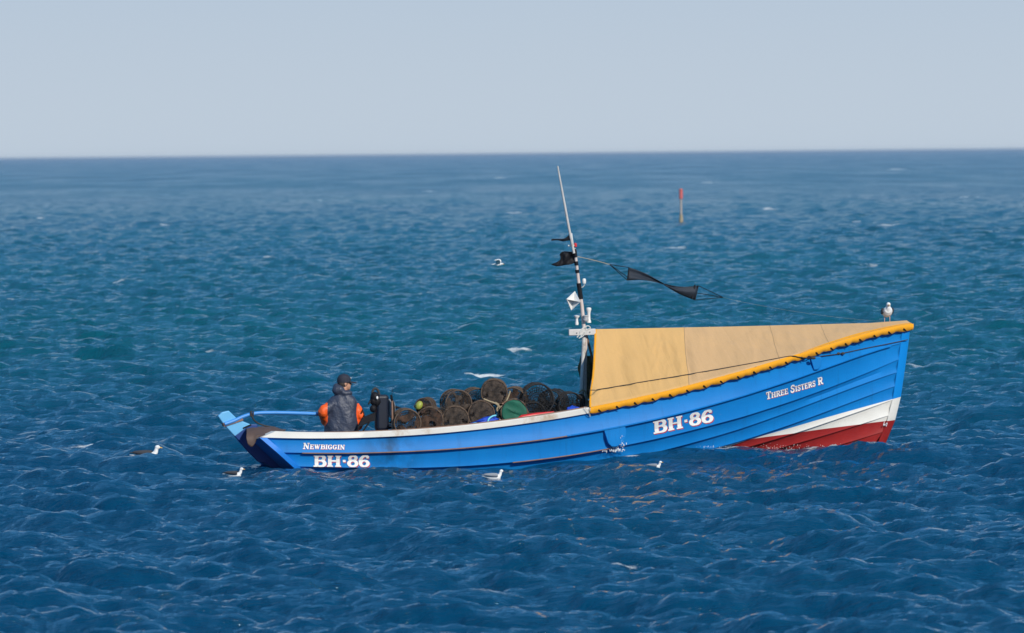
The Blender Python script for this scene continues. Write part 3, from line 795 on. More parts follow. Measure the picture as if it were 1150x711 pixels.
rp = MB(); rp.tube(smoothpts([at(282, 461.5, -.05), at(283, 467.5, -.05), at(286, 472.5, -.03), at(291, 476, 0), at(299, 478.5, 0.0), at(309, 480, .0)], 5), .012, 6)
rp.tube([at(281.5, 462.5, -.045), at(284.5, 462.5, -.045), at(284.5, 467.5, -.045), at(281.5, 467.5, -.045)], .012, 6, closed=True)
o = rp.build('lanyard', M['rope'], None); o.location = BOAT; o.rotation_euler = (0, 0, PSI)
tag(o, 'dark lanyard tied round the blue tiller at the stern', 'rope')
def on_boat(o, label, cat, group=None):
    o.location = BOAT if o.location.length < 1e-6 else o.location; o.rotation_euler = (0, 0, PSI); tag(o, label, cat, group); return o

# dark tarpaulin over the starboard quarter
def sheet(rows_px, n=6):
    rows = [smoothpts([at(*p) for p in r], n) for r in rows_px]
    cols = [smoothpts([r[i] for r in rows], 4) for i in range(len(rows[0]))]
    return cols
cl = sheet([[(279, 482, .25), (287, 481, .25), (298, 480.5, .2), (309, 481, .15), (321, 484, .1)],
            [(277, 482.5, -.05), (286, 481, -.1), (298, 481, -.15), (309, 482, -.2), (319, 484.5, -.25)],
            [(277, 486, -.3), (286, 485.5, -.33), (296, 486.5, -.36), (304, 487.5, -.4), (312, 486, -.42)],
            [(276.5, 492, -.42), (284, 491, -.43), (290, 489.5, -.45), (299, 488.3, -.46), (307, 487.6, -.48)],
            [(278, 499, -.43), (283, 501.5, -.44), (287.5, 496, -.46), (290.5, 491.5, -.50), (298, 489.6, -.52)],
            ])
cb = MB(); cb.grid([[p+Vector((0, 0.0, 0.018*noise.noise(p*9))) for p in c] for c in cl])
me = baked(cb, 'tarpaulin', [M['tarp']], [('SOLIDIFY', dict(thickness=.014, offset=1))])
on_boat(link('tarpaulin', me), 'dark brown tarpaulin folded over the stern corner of the boat', 'tarpaulin')

# ---------------------------------------------------------------- hull fittings
def side_plate(name, px, thick, mat, parent=boat, tree=HBV, back=0.03):
    p3 = [on_side(x, y, tree) for x, y in px]; n = len(p3); c = sum((p.y for p in p3), 0)/n
    mb = MB(); vs = [Vector((p.x, p.y+back, p.z)) for p in p3]+[Vector((p.x, c-thick, p.z)) for p in p3]
    mb.add(vs, [tuple(range(n-1, -1, -1)), tuple(range(n, 2*n))]+[(i, (i+1) % n, n+(i+1) % n, n+i) for i in range(n)])
    o = mb.build(name, mat, parent, smooth=False); b = o.modifiers.new('bevel', 'BEVEL'); b.width = .01; b.segments = 2; return o
side_plate('bilge_bracket', [(677.5, 481), (702, 476.5), (701.8, 486), (700, 493), (696, 498.5), (690.5, 501.5), (685, 501.5), (681, 497.5), (679, 490)], .06, M['hull'])
side_plate('cleat', [(909.5, 401.5), (912, 400.5), (919.5, 400.5), (920.5, 403), (920, 412), (917, 415), (913.5, 415.5)], .06, M['hull'])
rl = MB(); rp_ = [(661, 438.3), (680, 436), (720, 429), (760, 422.5), (800, 415.5), (840, 408.5), (870, 402.8), (888, 399.8), (898, 401.2), (908, 402), (922, 400), (944, 397), (970, 391.5), (1000, 385.5), (1019, 381.5)]
rq = [Vector((x, y, 0)) for x, y in rp_]; rq = smoothpts(rq, 6)
r4_ = [on_side(p.x, p.y, ABV, .016) for p in rq]
for _ in range(3): r4_ = [r4_[0]]+[Vector((r4_[i].x, min(r4_[i].y, (r4_[i-1].y+r4_[i+1].y)/2), r4_[i].z)) for i in range(1, len(r4_)-1)]+[r4_[-1]]
rl.tube(r4_, .0065, 6); r3 = [r4_[i*6] for i in range(len(rp_))]
for q in (0.0, .04): 
    k_ = r3[11]+Vector((-.05+q*2, -.01, 0)); rl.ball(k_, (.035, .02, .022), 8, 5)
k_ = r3[9]; rl.ball(k_+Vector((0.03, -.08, .0)), (.05, .03, .022), 8, 5)
o = rl.build('mooring_rope', M['rope'], None); on_boat(o, 'dark rope running along the canvas shelter to the bow', 'rope')
cd = MB(); cd.tube(smoothpts([on_side(655, 457, HBV, .05), on_side(659.5, 463, HBV, .055), on_side(662, 468, HBV, .02), on_side(661, 458, HBV, .06)], 5), .006, 5)
on_boat(cd.build('lashing', M['rope_w'], None), 'thin pale lashing over the white gunwale beside the mast', 'rope')

# ---------------------------------------------------------------- mast
mb = MB()
mb.tube([at(652.2, 470, -.02)+Vector((0, 0, -.6)), at(652.2, 462, -.02), at(654.6, 410, 0), at(656.2, 366, .02)], [.036, .036, .034, .032], 10)
mast = mb.build('mast', M['mastw'], boat)
m2 = MB(); m2.tube([at(656.6, 462, .03)+Vector((0, 0, -.4)), at(658.2, 372, .03)], .022, 8); m2.build('side_post', M['mast'], mast)
up = MB(); up.tube([at(656.2, 372, -.03), at(653.6, 345, -.01), at(650.0, 318, 0), at(646.6, 290, 0), at(645.2, 279, 0)], [.030, .030, .027, .024, .020], 10); upm = up.build('topmast', M['mast'], mast)
for (x0, y0, x1, y1, rr) in ((649.9, 318, 652.4, 336, .037), (647.0, 293.5, 647.4, 298, .032), (648.0, 303, 648.5, 306.5, .033), (645.5, 281, 646.3, 289, .030)):
    bd = MB(); bd.tube([at(x0, y0, 0), at(x1, y1, 0)], rr, 10); bd.build('binding', M['black'], mast)
cbm = MB(); a, b_ = at(638.5, 373.4, -.05), at(668.5, 372.6, -.05); L_ = (b_-a).length
cbm.box(a.lerp(b_, .5), (L_, .05, .098), Matrix.Rotation(-math.atan2(b_.z-a.z, b_.x-a.x), 3, 'Y')); 
o = cbm.build('crossbeam', M['mastw'], mast, smooth=False); b = o.modifiers.new('bevel', 'BEVEL'); b.width = .008; b.segments = 2
for x, y in ((647.8, 374.0), (662.5, 373)):
    bl = MB(); bl.tube([at(x, y, -.09), at(x, y, -.07)], .008, 8); bl.build('bolt', M['black'], o)
dg_ = MB(); dg_.tube([at(658.5, 376, .02), at(665, 402, .15), at(672, 430, .3)], .018, 6); dg_.build('stay', M['wear'], mast)
ln = MB()
for pts_ in ([(651, 374), (654, 369), (660, 366), (663, 368.5), (658, 371), (652, 378)], [(648, 379), (653, 372), (658, 367), (656, 376), (650, 380)]):
    ln.tube(smoothpts([at(x, y, -.085) for x, y in pts_], 4), .009, 5)
ln.build('lashing', M['rope_w'], mast)
cx, cy, cz = at(643.6, 337.8, -.03); rr_ = MB()
def reflector(c, a):
    """an octahedron of thin folded plates"""
    mb = MB(); rot = Matrix.Rotation(R(12), 3, 'Y') @ Matrix.Rotation(R(28), 3, 'Z'); ax = [rot @ Vector(v)*a for v in ((1, 0, 0), (0, 1, 0), (0, 0, 1))]
    pl = [(ax[0], ax[1]), (ax[1], ax[2]), (ax[0], ax[2])]
    for u, v in pl:
        n = u.cross(v).normalized()*.004
        q = [c+u, c+v, c-u, c-v]; mb.plate(q, n)
    return mb
rf = reflector(Vector((cx, cy, cz)), .155).build('radar_reflector', M['mwhite'], mast, smooth=False)
ar = MB(); ar.tube(smoothpts([at(652.5, 323, 0), at(655, 322, 0), at(656.6, 319, 0), at(656.6, 316, 0)], 4), .008, 6); ar.build('antenna_arm', M['steel'], mast)
def lathe(c, prof, n=14):
    mb = MB(); mb.grid([[Vector((c[0]+r*math.cos(2*math.pi*k/n), c[1]+r*math.sin(2*math.pi*k/n), c[2]+z)) for k in range(n)] for r, z in prof], closed=True); return mb
p = at(656, 318.5, 0); lathe(p, [(.001, 0), (.026, 0), (.030, .02), (.030, .06), (.022, .078), (.001, .082)]).build('gps_antenna', M['mwhite'], mast)
p = at(661.3, 362.5, 0); lathe(p, [(.001, 0), (.036, 0), (.034, .03), (.026, .05), (.024, .13), (.028, .165), (.036, .19), (.042, .215), (.036, .235), (.001, .243)]).build('gps_antenna', M['mwhite'], mast)
p = at(657.8, 361, -.08); o = lathe(p, [(.001, 0), (.035, 0), (.046, .02), (.046, .030), (.038, .032), (.038, .075), (.046, .077), (.046, .09), (.03, .10), (.001, .10)]).build('masthead_light', M['steel'], mast)
p = at(647.8, 365, -.02); lathe(p, [(.001, 0), (.026, 0), (.028, .03), (.02, .07), (.02, .10), (.045, .13), (.047, .145), (.001, .155)]).build('gps_antenna', M['mwhite'], mast)
wh = MB(); wh.tube([at(644.6, 284.5, -.05), at(638.5, 254, -.05), at(632.5, 221, -.05), at(626.2, 186.5, -.05)], [.022, .021, .018, .013], 8); wh.build('whip_antenna', M['mastw'], mast)
hl = MB(); hl.tube([at(638, 276, -.0), at(645.5, 275.6, 0)], .013, 6); hl.tube([at(641.6, 262, .02), at(644, 279, .02)], .014, 6); hl.build('antenna_bracket', M['mwhite'], mast)
p = at(646.2, 277.3, 0); lathe(p, [(.001, 0), (.022, 0), (.025, .02), (.022, .055), (.001, .065)]).build('red_light', M['red'], mast)
p = at(644.5, 282, 0); mb = MB(); mb.box(p, (.05, .05, .07)); mb.build('light_bracket', M['black'], mast)
def flag(rows_px, seed, label):
    cols = sheet(rows_px, 5); mb = MB()
    mb.grid([[p+Vector((0, .05*noise.noise(p*6+Vector((seed, 0, 0))), 0)) for p in c] for c in cols])
    return baked(mb, 'flag', [M['black']], [('SOLIDIFY', dict(thickness=.006))])
fl1 = flag([[(638.5, 260, 0), (638.5, 264, 0), (635, 267, .05), (631, 268, .1), (619.5, 268.2, .02)],
            [(640, 265, 0), (637.5, 267, -.03), (633, 268.5, -.03), (628, 269, 0), (619.7, 269.2, .02)],
            [(642, 270, 0), (636, 270.5, -.03), (632, 271.2, -.02), (627, 270, 0), (619.5, 270.5, .02)]], 1, '')
fl2 = flag([[(647, 284, 0), (641, 283, -.05), (635, 282.2, .04), (631.5, 283, -.02), (628.5, 285.5, .02), (629.5, 287, .02)],
            [(647, 289, 0), (641, 289, .05), (636, 289, -.04), (632, 290, .03), (629.5, 291, .0), (628.5, 292, .02)],
            [(646, 295.5, 0), (640, 296.8, -.03), (634, 298, .03), (629, 298.7, .0), (624, 299, .0), (618.8, 297.0, .02)]], 4, '')
for f_, lb in ((fl1, 'small tattered black flag'), (fl2, 'larger tattered black flag')): o = link('flag', f_, mast); o['label'] = lb
# rope gear at the mast foot
rc_ = MB()
for i in range(5):
    t = i*.35; rc_.tube([at(652.2+4.5*math.cos(q)+.6*math.sin(t*9), 451+8*math.sin(q)+i*.6, -.10-.012*i) for q in np.linspace(0, 2*math.pi, 18)[:-1]], .014, 5, closed=True)
on_boat(rc_.build('rope_coil', M['rope'], None), 'dark rope coiled on the foot of the mast', 'rope')
rc_ = MB(); rc_.tube(smoothpts([at(650, 441, -.12), at(655, 438, -.14), at(658.5, 443, -.13), at(659.5, 452, -.12), at(657.5, 460, -.12), at(655, 464, -.1)], 5), .014, 6)
rc_.tube([at(651.5, 447, -.11), at(654, 470, -.10)], .018, 6)
on_boat(rc_.build('halyard', M['rope_t'], None), 'tan rope looped from the mast to the white gunwale', 'rope')
# net bag hanging behind the mast
nb = MB(); rows_ = []
for i in range(16):
    u = i/15; c0 = at(659.5, 400+48*u, .30); c0 = Vector((c0.x, .35, c0.z)); row_ = []
    for k in range(18):
        th = 2*math.pi*k/18; rr = .115*(0.55+.45*math.sin(math.pi*min(1, u*1.3+.15)))*(1+.3*noise.noise(Vector((math.cos(th)*2, math.sin(th)*2, u*5))))
        row_.append(c0+Vector((rr*math.cos(th), rr*math.sin(th), 0)))
    rows_.append(row_)
nb.grid(rows_, closed=True); nb.add([rows_[0][k] for k in range(18)], [tuple(range(18))]); nb.add([rows_[-1][k] for k in range(18)], [tuple(range(18))])
M['bagnet'] = paint('olive_netting', (0.115, 0.095, 0.035), 0.95, 0.8, 16, 1.0, bscale=22, bdist=.05)
on_boat(nb.build('net_bag', M['bagnet'], None), 'olive brown bundle of netting hanging between mast and canvas', 'net')

# ---------------------------------------------------------------- bird scarer streaming from the mast
A0 = at(647.5, 288, 0)
def P_(x, y): 
    u = (x-648)/(1012-648); return at(x, y, 0.25*math.sin(math.pi*u))
kite = MB(); n1, n2 = 28, 7; rws = []
ca, cb2 = (P_(706.5, 300.5), P_(704.8, 315.0)), (P_(784, 320.8), P_(780.2, 337.0))
for i in range(n1+1):
    u = i/n1; top_ = Vector(ca[0]).lerp(cb2[0], u); bot_ = Vector(ca[1]).lerp(cb2[1], u); mid = top_.lerp(bot_, .5)
    half = (top_-bot_)/2; s_ = math.cos(math.pi*u); wdt = 0.09+.91*abs(2*u-1)**1.25
    dvec = Vector((0, 1, 0))*math.sin(math.pi*u)*half.length*.30
    row_ = []
    for j in range(n2+1):
        v = j/n2*2-1
        row_.append(mid+Vector((0, 0, .028*math.sin(2*math.pi*u)))+half*v*wdt*(1 if s_ >= 0 else -1)*1.0+dvec*v*wdt+Vector((0, .02*math.sin(v*3+u*5), 0)))
    rws.append(row_)
kite.grid(rws); scarer = empty('wind_streamer', local((ca[0].x, ca[0].y, ca[0].z)), PSI)
off = Vector(ca[0]); kite.v = [tuple(Vector(v)-off) for v in kite.v]
M['mesh'] = paint('black_mesh', (0.006, 0.014, 0.028), 0.7, 0.3, 20, 0.3)
link('fabric', baked(kite, 'fabric', [M['mesh']], [('SOLIDIFY', dict(thickness=.006))]), scarer)
for e in (ca, cb2, (cb2[0].lerp(ca[0], .045), cb2[1].lerp(ca[1], .045))):
    r_ = MB(); r_.tube([e[0]-off, e[1]-off], .013, 6); r_.build('spreader', M['black'], scarer)
tag(scarer, 'black twisted netting streamer strung on a line above the canvas', 'streamer')
lb = MB(); lb2 = MB(); tie1, tie2 = P_(684.5, 297.0), P_(812, 334)
for e in ca: lb.tube([tie1-off, e-off], .006, 5)
for e in cb2: lb2.tube([e-off, tie2-off], .006, 5)
lb.tube([P_(685, 297.3)-off, P_(705.2, 311.5)-off], .006, 5); lb2.tube([P_(782, 329)-off, tie2-off], .006, 5)
lb.build('bridle', M['black'], scarer); lb2.build('bridle', M['black'], scarer)
l1 = MB(); l1.tube(smoothpts([A0, P_(665, 291.8), tie1], 4), .0055, 5)
on_boat(l1.build('line', M['rope_t'], None), 'pale line from the masthead to the black streamer', 'line')
l1 = MB()
l1.tube(smoothpts([tie2, P_(835, 339.5), P_(900, 351), P_(960, 358.5), at(1014, 362.5, 0)], 6), .001, 4)
on_boat(l1.build('line', M['rope_t'], None), 'hair thin line from the black streamer down to the bow', 'line')

# ---------------------------------------------------------------- lobster pots
def net_pot(hoopm, netm, seed, r=.205, L=.52, dense=True):
    """lying barrel pot, axis along Y, base at z 0"""
    rnd = random.Random(seed); parts = []
    def ring(y, th0=0, rad=r, n=28):
        return [Vector((rad*math.cos(th0+2*math.pi*k/n), y, r+max(-r+.02, rad*math.sin(th0+2*math.pi*k/n)))) for k in range(n)]
    hoops = []
    for y in (-L/2, 0, L/2):
        mb = MB(); pts = [p+Vector((0, rnd.uniform(-.01, .01), rnd.uniform(-.004, .004))) for p in ring(y)]; mb.tube(pts, [.011 if y else .009]*len(pts), 6, closed=True)
        hoops.append(mb.mesh('hoop', [hoopm]))
    # netting: body, both ends pulled in round a hole, an inner funnel
    nt_ = MB(); nc = 30; rows = []
    def jr(y, rad, zc=0.0, sag=0.0):
        row = []
        for k in range(nc):
            th = 2*math.pi*k/nc; rr = rad*(1-sag*abs(math.sin(th*1.5+y*4))*.5)
            p = Vector((rr*math.cos(th), y, r+max(-r+.018, rr*math.sin(th))+zc)); p += Vector([rnd.uniform(-1, 1)*.006 for _ in range(3)]); row.append(p)
        return row
    for y in np.linspace(-L/2, L/2, 14): rows.append(jr(y, r*(1-.05*abs(math.sin(2*math.pi*y/L)))))
    nt_.grid(rows, closed=True)
    e1 = [jr(-L/2+.0+.01*i, r*(1-.17*i), 0, .06*i) for i in range(6)]; nt_.grid(e1, closed=True)
    e2 = [jr(L/2-.012*i, r*(1-.16*i), 0, .05*i) for i in range(5)]; nt_.grid(e2, closed=True)
    f_ = [jr(-L/2+.05+.05*i, r*(.8-.12*i), -.01*i, .1) for i in range(5)]; nt_.grid(f_, closed=True)
    me = nt_.mesh('netting', [netm], smooth=False)
    ob = bpy.data.objects.new('tmp', me); COL.objects.link(ob)
    wf = ob.modifiers.new('w', 'WIREFRAME'); wf.thickness = .0115 if dense else .008; wf.use_even_offset = False; wf.use_boundary = True
    net = bpy.data.meshes.new_from_object(ob.evaluated_get(bpy.context.evaluated_depsgraph_get())); net.name = 'netting'; bpy.data.objects.remove(ob)
    bs = MB()
    for s_ in (-1, 1): bs.box((s_*r*.55, 0, .014), (.035, L+.03, .022))
    for y in (-L/2+.03, 0, L/2-.03): bs.box((0, y, .034), (r*1.5, .035, .018))
    base = bs.mesh('base_frame', [M['wear'] if hoopm is M['hoop_b'] else hoopm], smooth=False)
    # old bait bag and weed caught inside
    bg_ = MB()
    for i in range(5): bg_.ball((rnd.uniform(-.5, .5)*r, rnd.uniform(-.35, .35)*L, r*rnd.uniform(.3, 1.0)), (rnd.uniform(.03, .065), rnd.uniform(.03, .08), rnd.uniform(.02, .05)), 7, 5)
    bait = bg_.mesh('bait_bag', [netm])
    return dict(hoops=hoops, net=net, base=base, bait=bait)
PB = net_pot(M['hoop_b'], M['net_b'], 1); PB2 = net_pot(M['hoop_b'], M['net_b'], 7, dense=False); PK = net_pot(M['hoop_k'], M['net_k'], 3, .225, .55, dense=False); PG = net_pot(M['hoop_b'], M['net_k'], 5)
gsk = MB(); rws = []
for i in range(9):
    rws.append([Vector((.195*(i/8)*math.cos(2*math.pi*k/28)+.012*noise.noise(Vector((i*.7, k*.8, 0))), -.272+.022*noise.noise(Vector((math.cos(6.28*k/28)*i*.3+math.sin(6.28*k/28)*i*.5, math.sin(6.28*k/28)*i*.12, 2))), .205+max(-.185, .195*(i/8)*math.sin(2*math.pi*k/28)))) for k in range(28)])
gsk.grid(rws, closed=True); green_front = baked(gsk, 'green_cover', [M['net_g']], [('SOLIDIFY', dict(thickness=.008))])
def net_face(mat, seed, hole=-9, amp=.014):
    g_ = MB(); rws = []
    for i in range(15):
        i = i/2
        rws.append([Vector((.19*(i/7)*math.cos(2*math.pi*k/26), -.262+amp*noise.noise(Vector((math.cos(6.28*k/26)*i*.4+seed, math.sin(6.28*k/26)*i*.4, 2))), .205+max(-.185, .19*(i/7)*math.sin(2*math.pi*k/26)))) for k in range(26)])
    g_.grid(rws, closed=True)
    keep = [f for f in g_.f if noise.noise(Vector((sum(g_.v[i][0] for i in f)/4*9+seed*3, sum(g_.v[i][2] for i in f)/4*9, seed))) > hole]
    g_.f = keep; g_.mi = [0]*len(keep)
    return baked(g_, 'end_netting', [mat], [('SOLIDIFY', dict(thickness=.006))])
M['face_b'] = paint('matted_netting', (0.080, 0.058, 0.043), 0.95, 0.55, 30, 1.0, bscale=60, bdist=.01, dirt=((0.010, 0.008, 0.007), 0.75, 12))
M['face_r'] = paint('rusty_netting', (0.085, 0.045, 0.027), 0.95, 0.6, 24, 1.0, bscale=55, bdist=.01, dirt=((0.010, 0.008, 0.007), 0.8, 10))
fb, fr, fo_, fo2 = net_face(M['face_b'], 0, -.24), net_face(M['face_r'], 5, -.2), net_face(M['face_r'], 9, .0), net_face(M['face_b'], 14, .02)
def pot(kind, px, py, b, tilt, rot, label, face=None, sc=1.0):
    c = at(px, py, b); e = empty('lobster_pot', (0, 0, 0)); r0 = .205*sc
    rotm = Matrix.Rotation(PSI, 4, 'Z') @ Matrix.Rotation(R(rot), 4, 'Z') @ Matrix.Rotation(R(tilt), 4, 'Y')
    base = rotm @ Vector((0, 0, -r0))
    e.matrix_world = Matrix.Translation(local(c)+Vector(base)) @ rotm @ Matrix.Scale(sc, 4)
    tag(e, label, 'lobster pot', 'lobster pots heaped amidships')
    for h in kind['hoops']: link('hoop', h, e)
    link('netting', kind['net'], e); link('base_frame', kind['base'], e); link('bait_bag', kind['bait'], e)
    if face: link(face.name, face, e)
    return e
# bottom row by the rail, then the upper ones
pot(PB2, 456, 474, -.50, 0, -14, 'brown lobster pot nearest the black hauler, sea showing through it', fo_)
pot(PB, 483.5, 471.5, -.52, 8, -22, 'rusty brown lobster pot, second from the hauler along the rail', fr)
pot(PB, 511, 470.5, -.54, -4, -18, 'matted brown lobster pot by the rail, left of the blue cloth', fb)
pot(PB, 540.5, 464.5, -.50, 12, -20, 'matted brown lobster pot standing just behind the blue cloth', fb)
pot(PG, 576, 462.5, -.56, -6, -16, 'lobster pot with a green net end above the red strip', green_front)
pot(PB2, 512, 452.5, -.26, 3, -10, 'open brown lobster pot in the second tier with gaps in its net', fo2)
pot(PB, 555, 440.2, -.34, -8, -20, 'topmost brown lobster pot crowning the heap', fb, .98)
pot(PB2, 534, 450.5, .15, 5, -12, 'brown lobster pot half hidden left behind the topmost one')
pot(PB2, 577, 449.5, -.10, -5, -24, 'brown lobster pot half hidden right behind the topmost one', fo_)
pot(PK, 603, 449.5, -.32, 0, -16, 'large black lobster pot on top between the heap and the mast', None, 1.08)
pot(PK, 621, 452.5, -.05, 4, -34, 'black lobster pot leaning at the right flank of the large black one', None, .86)
pot(PK, 640, 456, -.42, -3, -14, 'small black lobster pot right beside the mast foot', None, .88)
pot(PK, 596, 467, -.30, 0, -12, 'black lobster pot low behind the red strip', None, .92)
pot(PK, 617, 466, -.28, 0, -20, 'black lobster pot low behind the rail, nearest the mast pots', None, .85)
pot(PB, 478, 456.5, -.15, 60, -30, 'crumpled brown lobster pot lying behind the yellow green float', fr, .66)
pot(PK, 528, 476, -.2, 0, -8, 'black lobster pot sunk deep in the heap behind the blue cloth', None, .9)
pot(PK, 560, 466, -.1, 0, -8, 'black lobster pot buried under the topmost brown pot', None, .95)
p = at(470.5, 455.5, -.32); mb = MB(); mb.ball(p, (.055, .06, .075), 12, 8, Matrix.Rotation(.5, 3, 'Y')); on_boat(mb.build('float', M['yfloat'], None), 'yellow green float among the pots', 'float')
# ropes over the heap
def rope_obj(lists, rad, mat, label, b=-.62):
    mb = MB()
    for l_ in lists: mb.tube(smoothpts([at(x, y, b if len(q) == 0 else q[0]) for x, y, *q in l_], 5), rad, 6)
    return on_boat(mb.build('rope', mat, None), label, 'rope')
rope_obj([[(543, 448), (549, 450.5), (556, 453), (562, 457), (567, 453), (571, 445), (573, 439)], [(562, 456), (560, 462), (559.5, 470), (560, 475)], [(556, 452), (560, 455), (558, 460), (561, 466)]], .013, M['rope_t'], 'tan rope hanging down the heap beside the green netted pot')
rope_obj([[(500, 452), (503, 460), (507, 468)], [(490, 460), (496, 458), (502, 462), (506, 472)]], .009, M['rope'], 'dark rope hanging between the brown pots')
rope_obj([[(585, 452), (590, 458), (594, 465), (592, 470)]], .010, M['hoop_b'], 'brown rope end beside the large black pot')

# cloth, cord and red strip along the rail
def lump(px, seed, rx, ry, rz, tiltz):
    mb = MB(); mb.ball((0, 0, 0), 1, 28, 16); rot = Matrix.Rotation(-tiltz, 3, 'Y'); c = at(*px); vs = []
    for v in mb.v:
        v = Vector(v); n = 1+.38*noise.noise(v*1.7+Vector((seed, 0, 0)))+.2*noise.noise(v*4.5+Vector((0, seed, 0)))
        vs.append(c+rot @ Vector((v.x*rx*n, v.y*ry*n, v.z*rz*n)))
    mb.v = [tuple(v) for v in vs]; return mb
on_boat(lump((543, 473.5, -.86), 3, .24, .09, .052, R(14)).build('blue_cloth', M['bluec'], None), 'crumpled bright blue cloth lying on the rail before the pots', 'cloth')
on_boat(lump((642, 460, -.80), 8, .10, .07, .05, R(16)).build('blue_cloth', M['bluec'], None), 'small blue cloth tucked at the foot of the mast', 'cloth')
cc = MB(); cc.tube(smoothpts([at(528, 477, -.93), at(534, 475.5, -.96), at(541, 476.5, -.97), at(547, 475, -.98), at(549, 470.5, -.97), at(553, 467.5, -.95), at(557, 466.5, -.93)], 5), .013, 6)
on_boat(cc.build('cord', M['cyan'], None), 'pale turquoise cord lying over the blue cloth', 'cord')
rd = MB(); rd.tube([at(582.5, 470.5, -.93), at(586, 469, -.93), at(603, 466, -.93), at(622, 463.2, -.93)], [.028, .042, .036, .018], 10)
on_boat(rd.build('red_strip', M['red'], None), 'long red plastic strip lying on the rail below the pots', 'plastic strip')

# ---------------------------------------------------------------- pot hauler
ho = at(428, 486, -.35); hauler = empty('pot_hauler', local(ho), PSI); tag(hauler, 'black and navy pot hauler with wheel standing behind the fisherman', 'pot hauler')
def H_(x, y, b=-.35): return at(x, y, b)-ho
mb = MB(); c0 = H_(428.6, 463.5); hh = (H_(428, 443)-H_(428, 484)).length
mb.box(c0, (.205, .17, hh)); cas = mb.build('casing', M['navy'], hauler, smooth=False); b = cas.modifiers.new('bevel', 'BEVEL'); b.width = .05; b.segments = 4
mb = MB(); mb.box(H_(428.5, 486)+Vector((0, 0, -.25)), (.16, .16, .55)); mb.build('pedestal', M['steel'], hauler, smooth=False)
for nm, x, rr, th, mt in (('wheel', 437.6, .145, .030, 'steel'), ('wheel_rim', 439.4, .158, .022, 'black'), ('wheel', 440.8, .13, .02, 'steel')):
    mb = MB(); c1 = H_(x, 458.5); mb.tube([c1+Vector((-th/2, 0, 0)), c1+Vector((0, 0, 0)), c1+Vector((th/2, 0, 0))], [rr*.9, rr, rr*.86], 24); mb.build(nm, M[mt], hauler)
mb = MB(); c1 = H_(436, 477.5); mb.tube([c1, c1+Vector((.08, 0, 0))], .035, 12); mb.build('roller', M['steel'], hauler)
mb = MB(); mb.tube([H_(438, 474)+Vector((0, 0, 0)), H_(438, 482)], .02, 8); mb.tube([H_(440, 472.5), H_(440, 481)], .026, 8); mb.build('guide', M['black'], hauler)
mb = MB(); mb.tube(smoothpts([H_(418.5, 445, -.38), H_(418.3, 440, -.38), H_(421, 436.3, -.38), H_(424.5, 438.5, -.38), H_(426, 444, -.38)], 5), .019, 8); mb.build('hose', M['rope'], hauler)
mb = MB(); 
for x, y, s_ in ((421, 446, .075), (419.5, 450.5, .06), (423, 451, .07), (419, 459, .055)): mb.ball(H_(x, y, -.40), (s_, s_*.9, s_*1.1), 10, 7)
mb.tube(smoothpts([H_(418, 446, -.4), H_(416, 450, -.4), H_(413.8, 454, -.42)], 4), .014, 6); mb.build('motor', M['black'], hauler)
mb = MB(); mb.ball(H_(423.7, 446.8, -.48), (.018, .01, .026), 8, 5); mb.build('valve', M['mwhite'], hauler)
mb = MB(); mb.plate([H_(421, 463, -.36), H_(421, 472.5, -.36), H_(414, 474, -.36), H_(404, 479, -.36), (H_(401, 480.5, -.36)), H_(407, 469, -.36)], (0, .05, 0)); mb.build('arm_plate', M['black'], hauler, smooth=False)
mb = MB()
for a_, b2 in (((421, 470), (401.5, 480)), ((415, 474), (407.5, 484.5)), ((405, 476), (400.8, 484)), ((402, 478), (401.8, 486))): mb.tube([H_(*a_, -.37), H_(*b2, -.37)], .013, 6)
mb.build('arm_frame', M['black'], hauler)
# pole beside the hauler
mb = MB(); mb.tube([at(440.3, 449, -.5), at(441, 482, -.5)+Vector((0, 0, -.3))], .016, 8); pole = mb.build('boathook', M['wear'], None)
on_boat(pole, 'upright wooden pole with black top between hauler and pots', 'pole')
mb = MB(); mb.tube([at(439.3, 443.6, -.5), at(440.3, 450, -.5)], [.017, .021], 8); mb.tube([at(440.7, 436.5, -.5), at(440.2, 444, -.5)], .004, 5); mb.build('tip', M['black'], pole)
mb = MB(); mb.tube([at(441.5, 457.0, -.45), at(445, 457.4, -.45), at(450.5, 458.2, -.45)], [.02, .024, .004], 8); mb.build('hook', M['black'], pole)
# ---------------------------------------------------------------- fisherman
def fused(mb, name, mats, voxel=.012, it=3, extra=()):
    return baked(mb, name, mats, [('REMESH', dict(mode='VOXEL', voxel_size=voxel, use_smooth_shade=True)), ('SMOOTH', dict(factor=.5, iterations=it)), *extra])
def skin_mesh(name, J, E, mats, sub=1):
    """one continuous body grown on a skeleton: J joint -> (co, rx, ry)"""
    names = list(J); me = bpy.data.meshes.new(name); me.from_pydata([J[n][0] for n in names], [(names.index(a), names.index(b)) for a, b in E], [])
    o = bpy.data.objects.new('tmp', me); COL.objects.link(o); o.modifiers.new('s', 'SKIN')
    sv = me.skin_vertices[0].data
    for i, n in enumerate(names):
        r = J[n][1]; sv[i].radius = (r, J[n][2] if len(J[n]) > 2 else r); sv[i].use_root = (i == 0)
    m = o.modifiers.new('d', 'SUBSURF'); m.levels = sub; m.render_levels = sub
    out = bpy.data.meshes.new_from_object(o.evaluated_get(bpy.context.evaluated_depsgraph_get())); out.name = name
    bpy.data.objects.remove(o); out.materials.clear()
    for mt in mats: out.materials.append(mt)
    out.polygons.foreach_set('use_smooth', [True]*len(out.polygons)); return out
